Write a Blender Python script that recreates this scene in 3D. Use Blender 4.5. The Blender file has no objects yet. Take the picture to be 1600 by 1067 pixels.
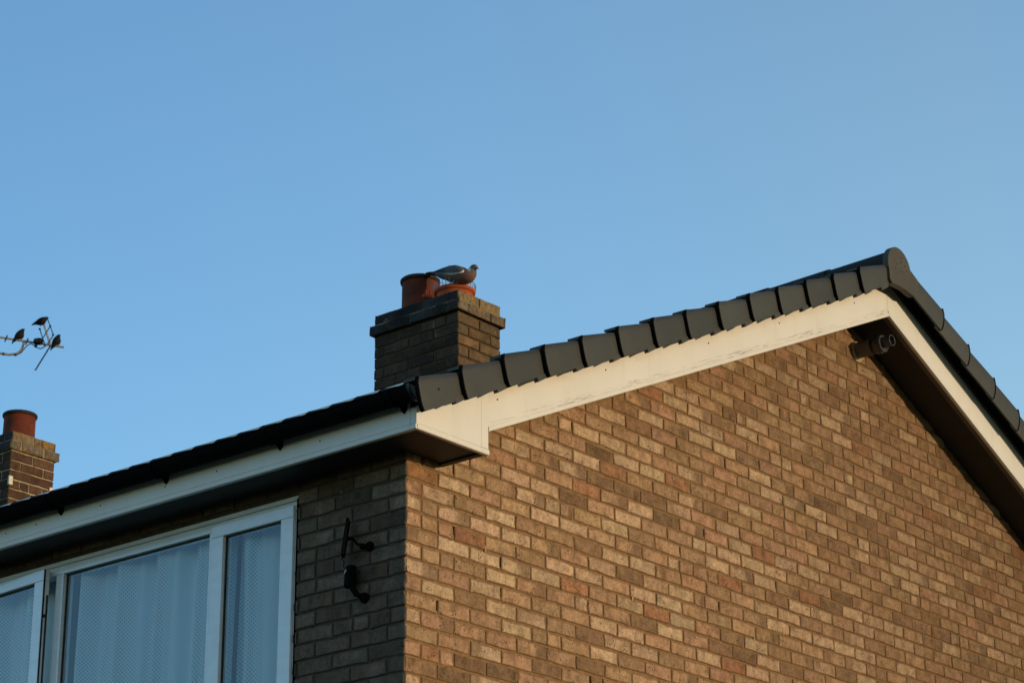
import bpy, bmesh, math, random
from math import sin, cos, pi, radians, sqrt, hypot, atan2
from mathutils import Vector, Matrix

S = bpy.context.scene
COL = S.collection

# ------------------------------------------------------------------ camera, sky, sun, exposure
cam_data = bpy.data.cameras.new("camera")
cam = bpy.data.objects.new("camera", cam_data)
COL.objects.link(cam)
R_ = Vector((0.77016298, 0.63780003, -0.00775299))
U_ = Vector((0.23796367, -0.27602856, 0.93122582))
B_ = Vector((0.59179581, -0.71904058, -0.36436021))
CAM = Vector((6.83207111, -7.53658848, -3.32132775))
cam.matrix_world = Matrix(((R_.x, U_.x, B_.x, CAM.x), (R_.y, U_.y, B_.y, CAM.y), (R_.z, U_.z, B_.z, CAM.z), (0, 0, 0, 1)))
cam_data.sensor_width = 36.0
cam_data.lens = 3667.373 / 1600 * 36
cam_data.clip_start = 0.1
cam_data.clip_end = 4000
cam_data.dof.use_dof = True
cam_data.dof.focus_distance = 11.0
cam_data.dof.aperture_fstop = 11.0
S.camera = cam

SUN = Vector((0.272, 0.066, 0.0225)).normalized()          # towards the sun
SUN_EL = math.asin(SUN.z)
SUN_AZ = atan2(SUN.x, SUN.y)                                # clockwise from +Y
world = bpy.data.worlds.new("World")
S.world = world
world.use_nodes = True
wn = world.node_tree
bg = wn.nodes["Background"]
sky = wn.nodes.new("ShaderNodeTexSky")
sky.sky_type = 'NISHITA'
sky.sun_disc = False
sky.sun_elevation = SUN_EL
sky.sun_rotation = SUN_AZ
sky.altitude = 0
sky.air_density = 1.0
sky.dust_density = 0.3
sky.ozone_density = 1.6
# clear-evening colour grade of the sky: deeper blue away from the sun, paler towards it, with extra blue fill added overhead
geo = wn.nodes.new("ShaderNodeTexCoord")
dotn = wn.nodes.new("ShaderNodeVectorMath"); dotn.operation = 'DOT_PRODUCT'
wn.links.new(geo.outputs["Generated"], dotn.inputs[0]); dotn.inputs[1].default_value = tuple(Vector((SUN.x, SUN.y, 0)).normalized())
mr = wn.nodes.new("ShaderNodeMapRange"); mr.inputs[1].default_value = -0.68; mr.inputs[2].default_value = 1.0
mr.inputs[3].default_value = 0.0; mr.inputs[4].default_value = 1.0
wn.links.new(dotn.outputs["Value"], mr.inputs[0])
tone = wn.nodes.new("ShaderNodeValToRGB")       # stops are the gain / 4
for k, (p, c) in enumerate(((0.0, (1.22, 1.78, 2.36)), (0.165, (2.08, 2.60, 3.05)), (0.28, (2.72, 2.98, 3.17)), (0.40, (2.5, 3.15, 4.0)), (0.6, (1.4, 1.4, 1.35)), (1.0, (0.8, 0.8, 0.8)))):
    if k > 1: tone.color_ramp.elements.new(p)
    tone.color_ramp.elements[k].position = p; tone.color_ramp.elements[k].color = (c[0] / 4, c[1] / 4, c[2] / 4, 1)
wn.links.new(mr.outputs[0], tone.inputs[0])
gain = wn.nodes.new("ShaderNodeVectorMath"); gain.operation = 'SCALE'; gain.inputs["Scale"].default_value = 4.0
wn.links.new(tone.outputs[0], gain.inputs[0])
mul = wn.nodes.new("ShaderNodeMix"); mul.data_type = 'RGBA'; mul.blend_type = 'MULTIPLY'; mul.inputs[0].default_value = 1.0
wn.links.new(sky.outputs[0], mul.inputs[6]); wn.links.new(gain.outputs[0], mul.inputs[7])
wn.links.new(mul.outputs[2], bg.inputs[0])
bg.inputs[1].default_value = 0.15

sun_data = bpy.data.lights.new("sun", 'SUN')
sun_data.energy = 2.4
sun_data.angle = radians(0.5)
sun_data.color = (1.0, 0.78, 0.50)
sun = bpy.data.objects.new("sun", sun_data)
sun.rotation_euler = (-SUN).to_track_quat('-Z', 'Y').to_euler()
sun.location = (20, 5, 6)
COL.objects.link(sun)

S.view_settings.view_transform = 'Standard'
S.view_settings.look = 'None'
S.view_settings.exposure = 0.0
S.view_settings.gamma = 1.0
S.view_settings.use_curve_mapping = False

# ------------------------------------------------------------------ helpers
class MB:
    """collects polygons and links them as one mesh object"""
    def __init__(self):
        self.v = []; self.f = []; self.c = []; self.l = []; self.e = {}; self.col = (1, 1, 1, 0)
    def add(self, verts, faces, col=None, lu=None):
        b = len(self.v)
        self.v += [tuple(p) for p in verts]
        self.f += [tuple(b + i for i in f) for f in faces]
        self.c += [col or self.col] * len(verts)
        self.l += lu if lu else [0.0] * len(verts)
    def box(self, x0, x1, y0, y1, z0, z1):
        v = [(x, y, z) for x in (x0, x1) for y in (y0, y1) for z in (z0, z1)]
        self.add(v, [(0, 1, 3, 2), (4, 6, 7, 5), (0, 4, 5, 1), (2, 3, 7, 6), (0, 2, 6, 4), (1, 5, 7, 3)])
    def prism(self, poly, a, b, axis=0):
        """closed polygon in the plane normal to axis, extruded from a to b"""
        def p3(p, t):
            if axis == 0: return (t, p[0], p[1])
            if axis == 1: return (p[0], t, p[1])
            return (p[0], p[1], t)
        n = len(poly)
        v = [p3(p, a) for p in poly] + [p3(p, b) for p in poly]
        f = [tuple(range(n - 1, -1, -1)), tuple(range(n, 2 * n))] + [(i, (i + 1) % n, n + (i + 1) % n, n + i) for i in range(n)]
        self.add(v, f)
    def loft(self, rings, closed=True, cap=True):
        n = len(rings[0]); v = [p for r in rings for p in r]; f = []
        for k in range(len(rings) - 1):
            for i in range(n if closed else n - 1):
                j = (i + 1) % n
                f.append((k * n + i, k * n + j, (k + 1) * n + j, (k + 1) * n + i))
        if cap:
            f.append(tuple(range(n - 1, -1, -1))); f.append(tuple(range((len(rings) - 1) * n, len(rings) * n)))
        self.add(v, f)
    def tube(self, pts, r, n=8, cap=True):
        pts = [Vector(p) for p in pts]
        rr = r if isinstance(r, (list, tuple)) else [r] * len(pts)
        rings = []; up = None
        for i, p in enumerate(pts):
            d = (pts[min(i + 1, len(pts) - 1)] - pts[max(i - 1, 0)]).normalized()
            if up is None:
                up = d.orthogonal().normalized()
            up = (up - d * up.dot(d)).normalized()
            w = d.cross(up)
            rings.append([p + (up * cos(t) + w * sin(t)) * rr[i] for t in [2 * pi * k / n for k in range(n)]])
        self.loft(rings, cap=cap)
    def lathe(self, prof, c, n=48, axis=Vector((0, 0, 1)), close=False):
        """prof: (radius, height) pairs swept about an axis through c"""
        axis = Vector(axis).normalized(); a = axis.orthogonal().normalized(); b = axis.cross(a); c = Vector(c)
        rings = [[c + axis * h + (a * cos(t) + b * sin(t)) * r for t in [2 * pi * k / n for k in range(n)]] for r, h in prof]
        self.loft(rings, cap=False)
        if close:
            base = len(self.v) - n * len(prof)
            self.f.append(tuple(base + i for i in range(n - 1, -1, -1)))
            self.f.append(tuple(base + n * (len(prof) - 1) + i for i in range(n)))
    def build(self, name, mat, parent=None, smooth=False, angle=None, bevel=None, recalc=True):
        me = bpy.data.meshes.new(name)
        me.from_pydata(self.v, [], self.f)
        at = me.attributes.new("tint", 'FLOAT_COLOR', 'POINT')
        at.data.foreach_set("color", [x for c in self.c for x in c])
        lu = me.attributes.new("lu", 'FLOAT', 'POINT')
        lu.data.foreach_set("value", self.l)
        if self.e:
            ed = me.attributes.new("edge", 'FLOAT', 'POINT'); vals = [0.0] * len(self.v)
            for k, x in self.e.items(): vals[k] = x
            ed.data.foreach_set("value", vals)
        if recalc:
            bm = bmesh.new(); bm.from_mesh(me)
            bmesh.ops.recalc_face_normals(bm, faces=bm.faces)
            bm.to_mesh(me); bm.free()
        me.materials.append(mat)
        if smooth:
            me.shade_smooth()
        if angle:
            me.shade_smooth()
            me.set_sharp_from_angle(angle=radians(angle))
        o = bpy.data.objects.new(name, me)
        COL.objects.link(o)
        if parent: o.parent = parent
        if bevel:
            m = o.modifiers.new("bevel", 'BEVEL'); m.width = bevel; m.segments = 2; m.limit_method = 'ANGLE'; m.angle_limit = radians(40)
        return o

def tag(o, label=None, cat=None, group=None, kind=None):
    if label: o["label"] = label
    if cat: o["category"] = cat
    if group: o["group"] = group
    if kind: o["kind"] = kind
    return o

def empty(name, loc, label, cat, group=None):
    o = bpy.data.objects.new(name, None); o.location = loc; o.empty_display_size = 0.1
    COL.objects.link(o)
    bpy.context.view_layer.update()
    return tag(o, label, cat, group)

def keep(o, parent):
    """parent a mesh whose vertices are in world coordinates"""
    o.parent = parent
    def world_of(p):
        return (world_of(p.parent) @ p.matrix_parent_inverse if p.parent else Matrix.Identity(4)) @ p.matrix_basis
    o.matrix_parent_inverse = world_of(parent).inverted()
    return o

# ------------------------------------------------------------------ materials
def newmat(name):
    m = bpy.data.materials.new(name); m.use_nodes = True
    nt = m.node_tree; b = nt.nodes["Principled BSDF"]
    return m, nt, b
def N(nt, t, **kw):
    n = nt.nodes.new(t)
    for k, v in kw.items():
        if k in n.inputs.keys(): n.inputs[k].default_value = v
        else: setattr(n, k, v)
    return n
def ramp(nt, fac, stops):
    r = nt.nodes.new("ShaderNodeValToRGB"); e = r.color_ramp.elements
    while len(e) < len(stops): e.new(0.5)
    for i, (p, c) in enumerate(stops):
        e[i].position = p; e[i].color = (*c, 1) if len(c) == 3 else c
    nt.links.new(fac, r.inputs[0]); return r.outputs[0]
def mixc(nt, fac, a, b, mode='MIX'):
    m = nt.nodes.new("ShaderNodeMix"); m.data_type = 'RGBA'; m.blend_type = mode
    for sock, val in ((m.inputs[0], fac), (m.inputs[6], a), (m.inputs[7], b)):
        if hasattr(val, 'links') or isinstance(val, bpy.types.NodeSocket): nt.links.new(val, sock)
        elif isinstance(val, (int, float)): sock.default_value = val
        else: sock.default_value = (*val, 1)
    return m.outputs[2]
def mth(nt, op, a, b=None, c=None):
    m = nt.nodes.new("ShaderNodeMath"); m.operation = op
    for i, val in enumerate((a, b, c)):
        if val is None: continue
        if isinstance(val, bpy.types.NodeSocket): nt.links.new(val, m.inputs[i])
        else: m.inputs[i].default_value = val
    return m.outputs[0]
def noise(nt, scale, detail=3, rough=0.55, vec=None, dist=0.0):
    n = N(nt, "ShaderNodeTexNoise"); n.inputs["Scale"].default_value = scale; n.inputs["Detail"].default_value = detail
    n.inputs["Roughness"].default_value = rough; n.inputs["Distortion"].default_value = dist
    if vec is not None: nt.links.new(vec, n.inputs["Vector"])
    return n.outputs["Fac"]
def objco(nt, scale=None, loc=None):
    t = nt.nodes.new("ShaderNodeTexCoord")
    if not scale and not loc: return t.outputs["Object"]
    m = nt.nodes.new("ShaderNodeMapping"); nt.links.new(t.outputs["Object"], m.inputs[0])
    if scale: m.inputs["Scale"].default_value = scale
    if loc: m.inputs["Location"].default_value = loc
    return m.outputs[0]
def bump(nt, b, h, strength=0.3, dist=0.002):
    bp = nt.nodes.new("ShaderNodeBump"); bp.inputs["Strength"].default_value = strength; bp.inputs["Distance"].default_value = dist
    nt.links.new(h, bp.inputs["Height"]); nt.links.new(bp.outputs[0], b.inputs["Normal"])

def mat_brick(name, speck=1.0, lichen=0.0, mort=(0.25, 0.148, 0.074)):
    m, nt, b = newmat(name); co = objco(nt)
    at = N(nt, "ShaderNodeAttribute", attribute_name="tint"); lu = N(nt, "ShaderNodeAttribute", attribute_name="lu")
    rnd = at.outputs["Alpha"]
    base = at.outputs["Color"]
    # broad blotches
    n1 = noise(nt, 14, 4, 0.6, co)
    base = mixc(nt, 1.0, base, ramp(nt, n1, [(0.27, (0.66, 0.63, 0.60)), (0.5, (0.98, 0.97, 0.96)), (0.73, (1.24, 1.22, 1.18))]), 'MULTIPLY')
    n2 = noise(nt, 60, 4, 0.65, co)
    base = mixc(nt, 1.0, base, ramp(nt, n2, [(0.32, (0.74, 0.72, 0.70)), (0.68, (1.18, 1.18, 1.17))]), 'MULTIPLY')
    # pinkish / reddish flushes on some bricks
    n3 = noise(nt, 9, 2, 0.5, objco(nt, loc=(3, 7, 1)))
    fl = mth(nt, 'MULTIPLY', ramp(nt, n3, [(0.52, (0, 0, 0)), (0.66, (1, 1, 1))]), mth(nt, 'MULTIPLY', rnd, 0.15))
    base = mixc(nt, fl, base, (0.36, 0.15, 0.075))
    # fire-darkened end of some bricks (lu runs along the brick, jittered edge)
    e = mth(nt, 'ADD', lu.outputs["Fac"], mth(nt, 'MULTIPLY', mth(nt, 'SUBTRACT', noise(nt, 22, 3, 0.5, co), 0.5), 0.35))
    dk = mth(nt, 'MULTIPLY', ramp(nt, e, [(0.55, (0, 0, 0)), (0.74, (1, 1, 1))]), mth(nt, 'GREATER_THAN', rnd, 0.90))
    base = mixc(nt, mth(nt, 'MULTIPLY', dk, 0.6), base, (0.12, 0.075, 0.045))
    dk2 = mth(nt, 'MULTIPLY', ramp(nt, e, [(0.22, (1, 1, 1)), (0.42, (0, 0, 0))]), mth(nt, 'LESS_THAN', rnd, 0.08))
    base = mixc(nt, mth(nt, 'MULTIPLY', dk2, 0.45), base, (0.16, 0.09, 0.05))
    # bricks are a shade darker and mortar-smeared along ragged edges
    edg = N(nt, "ShaderNodeAttribute", attribute_name="edge").outputs["Fac"]
    en_ = mth(nt, 'ADD', edg, mth(nt, 'MULTIPLY', mth(nt, 'SUBTRACT', noise(nt, 75, 4, 0.65, co), 0.5), 1.5))
    base = mixc(nt, mth(nt, 'MULTIPLY', ramp(nt, en_, [(0.55, (0, 0, 0)), (0.80, (1, 1, 1))]), 0.75), base, mort)
    # soot and weather drifting in broad vertical streaks over single bricks
    n5 = noise(nt, 1, 4, 0.6, objco(nt, scale=(19, 19, 15), loc=(6, 2, 5)), 0.3)
    base = mixc(nt, 1.0, base, ramp(nt, n5, [(0.30, (0.76, 0.73, 0.69)), (0.50, (1, 1, 1)), (0.70, (1.12, 1.11, 1.10))]), 'MULTIPLY')
    # iron specks and pits
    v = N(nt, "ShaderNodeTexVoronoi"); v.inputs["Scale"].default_value = 110; nt.links.new(co, v.inputs["Vector"])
    big = noise(nt, 17, 3, 0.6, objco(nt, loc=(1.7, 2.2, 5)))
    sp = mth(nt, 'LESS_THAN', v.outputs["Distance"], mth(nt, 'MULTIPLY', ramp(nt, big, [(0.42, (0, 0, 0)), (0.62, (1, 1, 1))]), 0.36 * speck))
    base = mixc(nt, mth(nt, 'MULTIPLY', sp, 0.7), base, (0.035, 0.022, 0.014))
    v2 = N(nt, "ShaderNodeTexVoronoi"); v2.inputs["Scale"].default_value = 26; nt.links.new(co, v2.inputs["Vector"])
    pit = mth(nt, 'LESS_THAN', v2.outputs["Distance"], 0.095 * speck)
    pit = mth(nt, 'MULTIPLY', pit, mth(nt, 'GREATER_THAN', noise(nt, 5, 1, 0.5, objco(nt, loc=(9, 2, 4))), 0.5))
    base = mixc(nt, mth(nt, 'MULTIPLY', pit, 0.85), base, (0.02, 0.013, 0.01))
    # pale mortar smears and lime spots
    sm = noise(nt, 7.5, 5, 0.7, objco(nt, scale=(1, 1, 0.6), loc=(4, 4, 9)), 0.6)
    base = mixc(nt, mth(nt, 'MULTIPLY', ramp(nt, sm, [(0.66, (0, 0, 0)), (0.72, (1, 1, 1))]), 0.45), base, (0.52, 0.43, 0.30))
    if lichen:
        ln = noise(nt, 26, 4, 0.75, objco(nt, scale=(1, 1, 0.55), loc=(2, 8, 3)), 1.5)
        base = mixc(nt, ramp(nt, ln, [(0.56 - 0.10 * (lichen - 0.4), (0, 0, 0)), (0.61 - 0.10 * (lichen - 0.4), (0.85, 0.85, 0.85))]), base, (0.34, 0.185, 0.038))
        ln2 = noise(nt, 40, 4, 0.7, objco(nt, loc=(12, 8, 3)), 1)
        base = mixc(nt, ramp(nt, ln2, [(0.54, (0, 0, 0)), (0.60, (0.8, 0.8, 0.8))]), base, (0.10, 0.095, 0.06))
    nt.links.new(base, b.inputs["Base Color"])
    b.inputs["Roughness"].default_value = 0.92
    b.inputs["Specular IOR Level"].default_value = 0.2
    h = mth(nt, 'ADD', mth(nt, 'MULTIPLY', n2, 0.5), mth(nt, 'MULTIPLY', noise(nt, 220, 3, 0.6, co), 0.35))
    h = mth(nt, 'SUBTRACT', h, mth(nt, 'MULTIPLY', mth(nt, 'ADD', sp, pit), 0.5))
    h = mth(nt, 'ADD', h, mth(nt, 'MULTIPLY', n1, 1.2))
    bump(nt, b, h, 0.9, 0.0035)
    return m

def mat_plain(name, color, rough=0.5, var=0.12, scale=20, bstr=0.15, bdist=0.001, spec=0.5, metal=0.0, dirt=None, dirt_amt=0.5, dscale=(8, 8, 8)):
    m, nt, b = newmat(name); co = objco(nt)
    n1 = noise(nt, scale, 4, 0.6, co)
    lo = 1 - var; hi = 1 + var
    base = mixc(nt, 1.0, color, ramp(nt, n1, [(0.3, (lo, lo, lo)), (0.7, (hi, hi, hi))]), 'MULTIPLY')
    if dirt:
        d = noise(nt, 1.0, 5, 0.65, objco(nt, scale=dscale, loc=(3, 1, 2)), 0.4)
        base = mixc(nt, mth(nt, 'MULTIPLY', ramp(nt, d, [(0.45, (0, 0, 0)), (0.75, (1, 1, 1))]), dirt_amt), base, dirt)
    nt.links.new(base, b.inputs["Base Color"])
    b.inputs["Roughness"].default_value = rough
    b.inputs["Specular IOR Level"].default_value = spec
    b.inputs["Metallic"].default_value = metal
    bump(nt, b, noise(nt, scale * 8, 3, 0.6, co), bstr, bdist)
    return m

def dulled(m, y0, y1, lo, tint=False):  # lowers the colour along y, standing in for fading light
    nt = m.node_tree; b = nt.nodes["Principled BSDF"]; src = b.inputs["Base Color"].links[0].from_socket
    sp_ = nt.nodes.new("ShaderNodeSeparateXYZ"); nt.links.new(objco(nt), sp_.inputs[0])
    mrn = nt.nodes.new("ShaderNodeMapRange"); nt.links.new(sp_.outputs[1], mrn.inputs[0])
    mrn.inputs[1].default_value = y0; mrn.inputs[2].default_value = y1; mrn.inputs[3].default_value = 1.0; mrn.inputs[4].default_value = lo
    mrn.interpolation_type = 'SMOOTHSTEP'
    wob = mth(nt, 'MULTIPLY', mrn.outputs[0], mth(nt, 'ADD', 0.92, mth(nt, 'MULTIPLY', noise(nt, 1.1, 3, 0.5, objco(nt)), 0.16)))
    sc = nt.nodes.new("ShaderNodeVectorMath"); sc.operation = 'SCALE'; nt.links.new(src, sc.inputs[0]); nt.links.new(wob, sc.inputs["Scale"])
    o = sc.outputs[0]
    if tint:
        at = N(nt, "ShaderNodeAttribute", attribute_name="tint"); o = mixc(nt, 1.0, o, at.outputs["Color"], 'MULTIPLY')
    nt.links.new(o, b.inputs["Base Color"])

def mat_upvc(name, color=(0.80, 0.785, 0.75)):
    """white plastic with broken grime along its lower groove (lu holds the height above the bottom edge in metres)"""
    m, nt, b = newmat(name); co = objco(nt)
    base = mixc(nt, 1.0, color, ramp(nt, noise(nt, 3, 4, 0.6, co), [(0.3, (0.95, 0.945, 0.935)), (0.7, (1.02, 1.02, 1.02))]), 'MULTIPLY')
    lu = N(nt, "ShaderNodeAttribute", attribute_name="lu").outputs["Fac"]
    band = mth(nt, 'MULTIPLY', mth(nt, 'GREATER_THAN', lu, 0.5), 1.0)
    mp = nt.nodes.new('ShaderNodeMapping'); nt.links.new(co, mp.inputs[0]); mp.inputs['Rotation'].default_value = (-0.4298, 0, 0)
    mp2 = nt.nodes.new('ShaderNodeMapping'); nt.links.new(mp.outputs[0], mp2.inputs[0]); mp2.inputs['Scale'].default_value = (20, 9, 190); slant = mp2.outputs[0]
    d = noise(nt, 1, 5, 0.75, slant, 0.3)
    long_ = noise(nt, 1, 2, 0.5, objco(nt, scale=(1.6, 1.6, 1.6), loc=(5, 3, 2)))
    k = mth(nt, 'MULTIPLY', mth(nt, 'MULTIPLY', ramp(nt, d, [(0.52, (0, 0, 0)), (0.60, (1, 1, 1))]), ramp(nt, long_, [(0.42, (0, 0, 0)), (0.55, (1, 1, 1))])), band)
    base = mixc(nt, mth(nt, 'MULTIPLY', k, 0.62), base, (0.13, 0.11, 0.09))
    ee = N(nt, "ShaderNodeAttribute", attribute_name="edge").outputs["Fac"]
    sn = mth(nt, 'ADD', ee, mth(nt, 'MULTIPLY', mth(nt, 'SUBTRACT', noise(nt, 7, 3, 0.6, co), 0.5), 0.5))
    base = mixc(nt, mth(nt, 'MULTIPLY', ramp(nt, sn, [(0.50, (0, 0, 0)), (0.95, (1, 1, 1))]), 0.55), base, (0.62, 0.46, 0.24))
    st = noise(nt, 1, 4, 0.6, objco(nt, scale=(14, 14, 2.2), loc=(2, 2, 2)), 0.3)
    base = mixc(nt, mth(nt, 'MULTIPLY', ramp(nt, st, [(0.55, (0, 0, 0)), (0.8, (1, 1, 1))]), 0.16), base, (0.42, 0.36, 0.26))
    nt.links.new(base, b.inputs["Base Color"])
    b.inputs["Roughness"].default_value = 0.42
    bump(nt, b, noise(nt, 2.2, 3, 0.5, co), 0.25, 0.004)
    return m

M_brick = mat_brick("buff_brick")
M_brick_shade = mat_brick("shaded_grey_brown_brick", 0.8, mort=(0.11, 0.085, 0.066))  # brick copy for the shaded walls, its mortar tone darkened too
M_brick_ch = mat_brick("chimney_brick", 0.5, mort=(0.085, 0.060, 0.034))
M_brick_lichen = mat_brick("lichen_brick", 0.3, lichen=1.1, mort=(0.16, 0.12, 0.07))
M_brick_over = mat_brick("sparse_lichen_brick", 0.3, lichen=0.45, mort=(0.16, 0.12, 0.07))
M_brick_blue = mat_brick("blue_grey_brick", 0.3, mort=(0.05, 0.05, 0.045))
M_mortar = mat_plain("mortar", (0.265, 0.157, 0.080), 0.95, 0.28, 30, 0.9, 0.004, 0.1)
dulled(M_mortar, 1.5, 7.0, 0.56, True)  # light falloff along the gable painted into the mortar colour
M_mortar_shade = mat_plain("shaded_grey_mortar", (0.088, 0.070, 0.054), 0.95, 0.25, 30, 0.9, 0.004, 0.1)  # front wall mortar, its shade put into a darker colour
M_mortar_ch = mat_plain("chimney_mortar", (0.080, 0.057, 0.034), 0.95, 0.3, 30, 0.9, 0.004, 0.1)
M_mortar_pale = mat_plain("pale_mortar", (0.42, 0.34, 0.22), 0.95, 0.3, 30, 0.9, 0.004, 0.1)
M_flaunch = mat_plain("flaunching", (0.30, 0.25, 0.16), 0.95, 0.3, 18, 0.9, 0.006, 0.1, dirt=(0.38, 0.22, 0.04), dirt_amt=0.8, dscale=(14, 14, 14))
M_upvc = mat_upvc("white_upvc")
M_upvc_win = mat_plain("window_upvc", (0.82, 0.85, 0.87), 0.16, 0.05, 8, 0.1, 0.001, 0.5, dirt=(0.3, 0.27, 0.2), dirt_amt=0.15, dscale=(4, 4, 20))
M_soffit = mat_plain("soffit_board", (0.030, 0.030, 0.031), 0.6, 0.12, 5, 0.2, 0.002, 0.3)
M_return = mat_plain("shaded_upvc", (0.14, 0.12, 0.095), 0.6, 0.12, 5, 0.2, 0.002, 0.3)  # white plastic darkened: shade under the boards put into the colour
M_tile = mat_plain("dark_concrete_tile", (0.020, 0.020, 0.020), 0.9, 0.2, 25, 0.8, 0.002, 0.35)
def per_object_tone(m, lo, hi):
    nt = m.node_tree; b = nt.nodes["Principled BSDF"]; src = b.inputs["Base Color"].links[0].from_socket
    oi = nt.nodes.new("ShaderNodeObjectInfo"); mrn = nt.nodes.new("ShaderNodeMapRange")
    nt.links.new(oi.outputs["Random"], mrn.inputs[0]); mrn.inputs[3].default_value = lo; mrn.inputs[4].default_value = hi
    sc = nt.nodes.new("ShaderNodeVectorMath"); sc.operation = 'SCALE'
    nt.links.new(src, sc.inputs[0]); nt.links.new(mrn.outputs[0], sc.inputs["Scale"]); nt.links.new(sc.outputs[0], b.inputs["Base Color"])
M_cap = mat_plain("verge_plastic", (0.037, 0.039, 0.034), 0.55, 0.10, 6, 0.5, 0.0006, 0.5, dirt=(0.056, 0.055, 0.043), dirt_amt=0.5, dscale=(6, 5, 6))
per_object_tone(M_cap, 0.85, 1.3)
M_disc = mat_plain("ridge_plastic", (0.060, 0.056, 0.042), 0.55, 0.14, 8, 0.5, 0.0006, 0.4, dirt=(0.09, 0.085, 0.07), dirt_amt=0.5, dscale=(9, 9, 9))
M_gutter = mat_plain("black_gutter_plastic", (0.0045, 0.0045, 0.005), 0.85, 0.15, 12, 0.2, 0.0006, 0.05)
M_black = mat_plain("black_plastic", (0.010, 0.010, 0.011), 0.5, 0.15, 12, 0.2, 0.0006, 0.5)
M_gut_end = mat_plain("glare_grey_plastic", (0.38, 0.38, 0.38), 0.35, 0.1, 12, 0.2, 0.0006, 0.5)  # sun glare on the stop end painted as a paler plastic
M_nail = mat_plain("nail_head", (0.05, 0.035, 0.025), 0.6, 0.2, 50)
M_pot = mat_plain("terracotta", (0.15, 0.028, 0.013), 0.8, 0.25, 12, 0.8, 0.002, 0.3, dirt=(0.03, 0.02, 0.013), dirt_amt=0.9, dscale=(5, 5, 7))
M_pot_new = mat_plain("orange_terracotta", (0.40, 0.078, 0.024), 0.75, 0.18, 12, 0.6, 0.002, 0.3, dirt=(0.05, 0.035, 0.02), dirt_amt=0.35, dscale=(9, 9, 12))
M_pot_rim = mat_plain("sooty_terracotta_rim", (0.035, 0.022, 0.015), 0.8, 0.35, 20, 0.8, 0.002, 0.3)
M_flue = mat_plain("grey_flue_plastic", (0.14, 0.125, 0.11), 0.5, 0.1, 10)
M_flue_dark = mat_plain("dark_flue_plastic", (0.055, 0.058, 0.062), 0.38, 0.1, 10)
M_flue_edge = mat_plain("worn_flue_edge", (0.11, 0.11, 0.11), 0.4, 0.1, 10)
M_sealant = mat_plain("flue_mortar_patch", (0.44, 0.36, 0.22), 0.9, 0.2, 40, 0.8, 0.003, 0.2)
M_inside = mat_plain("room_plaster", (0.16, 0.15, 0.14), 0.9, 0.1, 4)
M_alu = mat_plain("weathered_aluminium", (0.50, 0.44, 0.34), 0.5, 0.15, 40, 0.2, 0.0005, 0.5, 0.35)
M_wire = mat_plain("galvanised_wire", (0.30, 0.32, 0.32), 0.45, 0.2, 40, 0.1, 0.0005, 0.5, 0.4)
M_grass = mat_plain("lawn", (0.045, 0.06, 0.022), 0.95, 0.4, 3, 1.0, 0.02, 0.1, dirt=(0.09, 0.07, 0.03), dirt_amt=0.6, dscale=(0.4, 0.4, 0.4))
M_path = mat_plain("asphalt", (0.05, 0.05, 0.05), 0.9, 0.2, 30, 0.8, 0.004, 0.2)
M_solar = mat_plain("solar_glass", (0.01, 0.012, 0.02), 0.3, 0.1, 30, 0.0, 0.0005, 0.6)
M_lens = mat_plain("camera_lens", (0.01, 0.01, 0.012), 0.05, 0.1, 30, 0.0, 0.0005, 0.8)

for nm_ in ('Coat Weight',): M_upvc_win.node_tree.nodes['Principled BSDF'].inputs[nm_].default_value = 1.0
# glass: thin double glazing, clear with a Fresnel reflection
M_glass, nt, b = newmat("double_glazing")
nt.nodes.remove(b)
out = nt.nodes["Material Output"]
tr = N(nt, "ShaderNodeBsdfTransparent"); tr.inputs[0].default_value = (0.94, 0.97, 0.97, 1)
gl = N(nt, "ShaderNodeBsdfGlossy"); gl.inputs["Roughness"].default_value = 0.01
fr = N(nt, "ShaderNodeFresnel"); fr.inputs["IOR"].default_value = 1.5
mx = N(nt, "ShaderNodeMixShader")
nt.links.new(mth(nt, 'MINIMUM', mth(nt, 'MULTIPLY', fr.outputs[0], 2.2), 0.9), mx.inputs[0])
nt.links.new(tr.outputs[0], mx.inputs[1]); nt.links.new(gl.outputs[0], mx.inputs[2])
nt.links.new(mx.outputs[0], out.inputs[0])

# net curtain: white lace with a diagonal lattice of small holes
M_net, nt, b = newmat("net_curtain")
out = nt.nodes["Material Output"]
at = N(nt, "ShaderNodeAttribute", attribute_name="tint")      # (distance along cloth, height, plain band)
sepc = N(nt, "ShaderNodeSeparateXYZ"); nt.links.new(at.outputs["Vector"], sepc.inputs[0])
s_, t_, pl_ = sepc.outputs
K = 2 * pi / 0.0205
a1 = mth(nt, 'SINE', mth(nt, 'MULTIPLY', mth(nt, 'ADD', s_, mth(nt, 'MULTIPLY', t_, 1.0)), K))
a2 = mth(nt, 'SINE', mth(nt, 'MULTIPLY', mth(nt, 'SUBTRACT', s_, mth(nt, 'MULTIPLY', t_, 1.0)), K))
hole = mth(nt, 'MULTIPLY', mth(nt, 'GREATER_THAN', mth(nt, 'ADD', a1, a2), 0.75), 0.42)
hole = mth(nt, 'MULTIPLY', hole, pl_)
alpha = mth(nt, 'SUBTRACT', 0.96, hole)
df = N(nt, "ShaderNodeBsdfDiffuse"); df.inputs[0].default_value = (0.72, 0.90, 1.0, 1)
tl = N(nt, "ShaderNodeBsdfTranslucent"); tl.inputs[0].default_value = (0.8, 0.84, 0.86, 1)
m1 = N(nt, "ShaderNodeMixShader"); m1.inputs[0].default_value = 0.06
nt.links.new(df.outputs[0], m1.inputs[1]); nt.links.new(tl.outputs[0], m1.inputs[2])
m2 = N(nt, "ShaderNodeMixShader"); tr = N(nt, "ShaderNodeBsdfTransparent")
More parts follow.
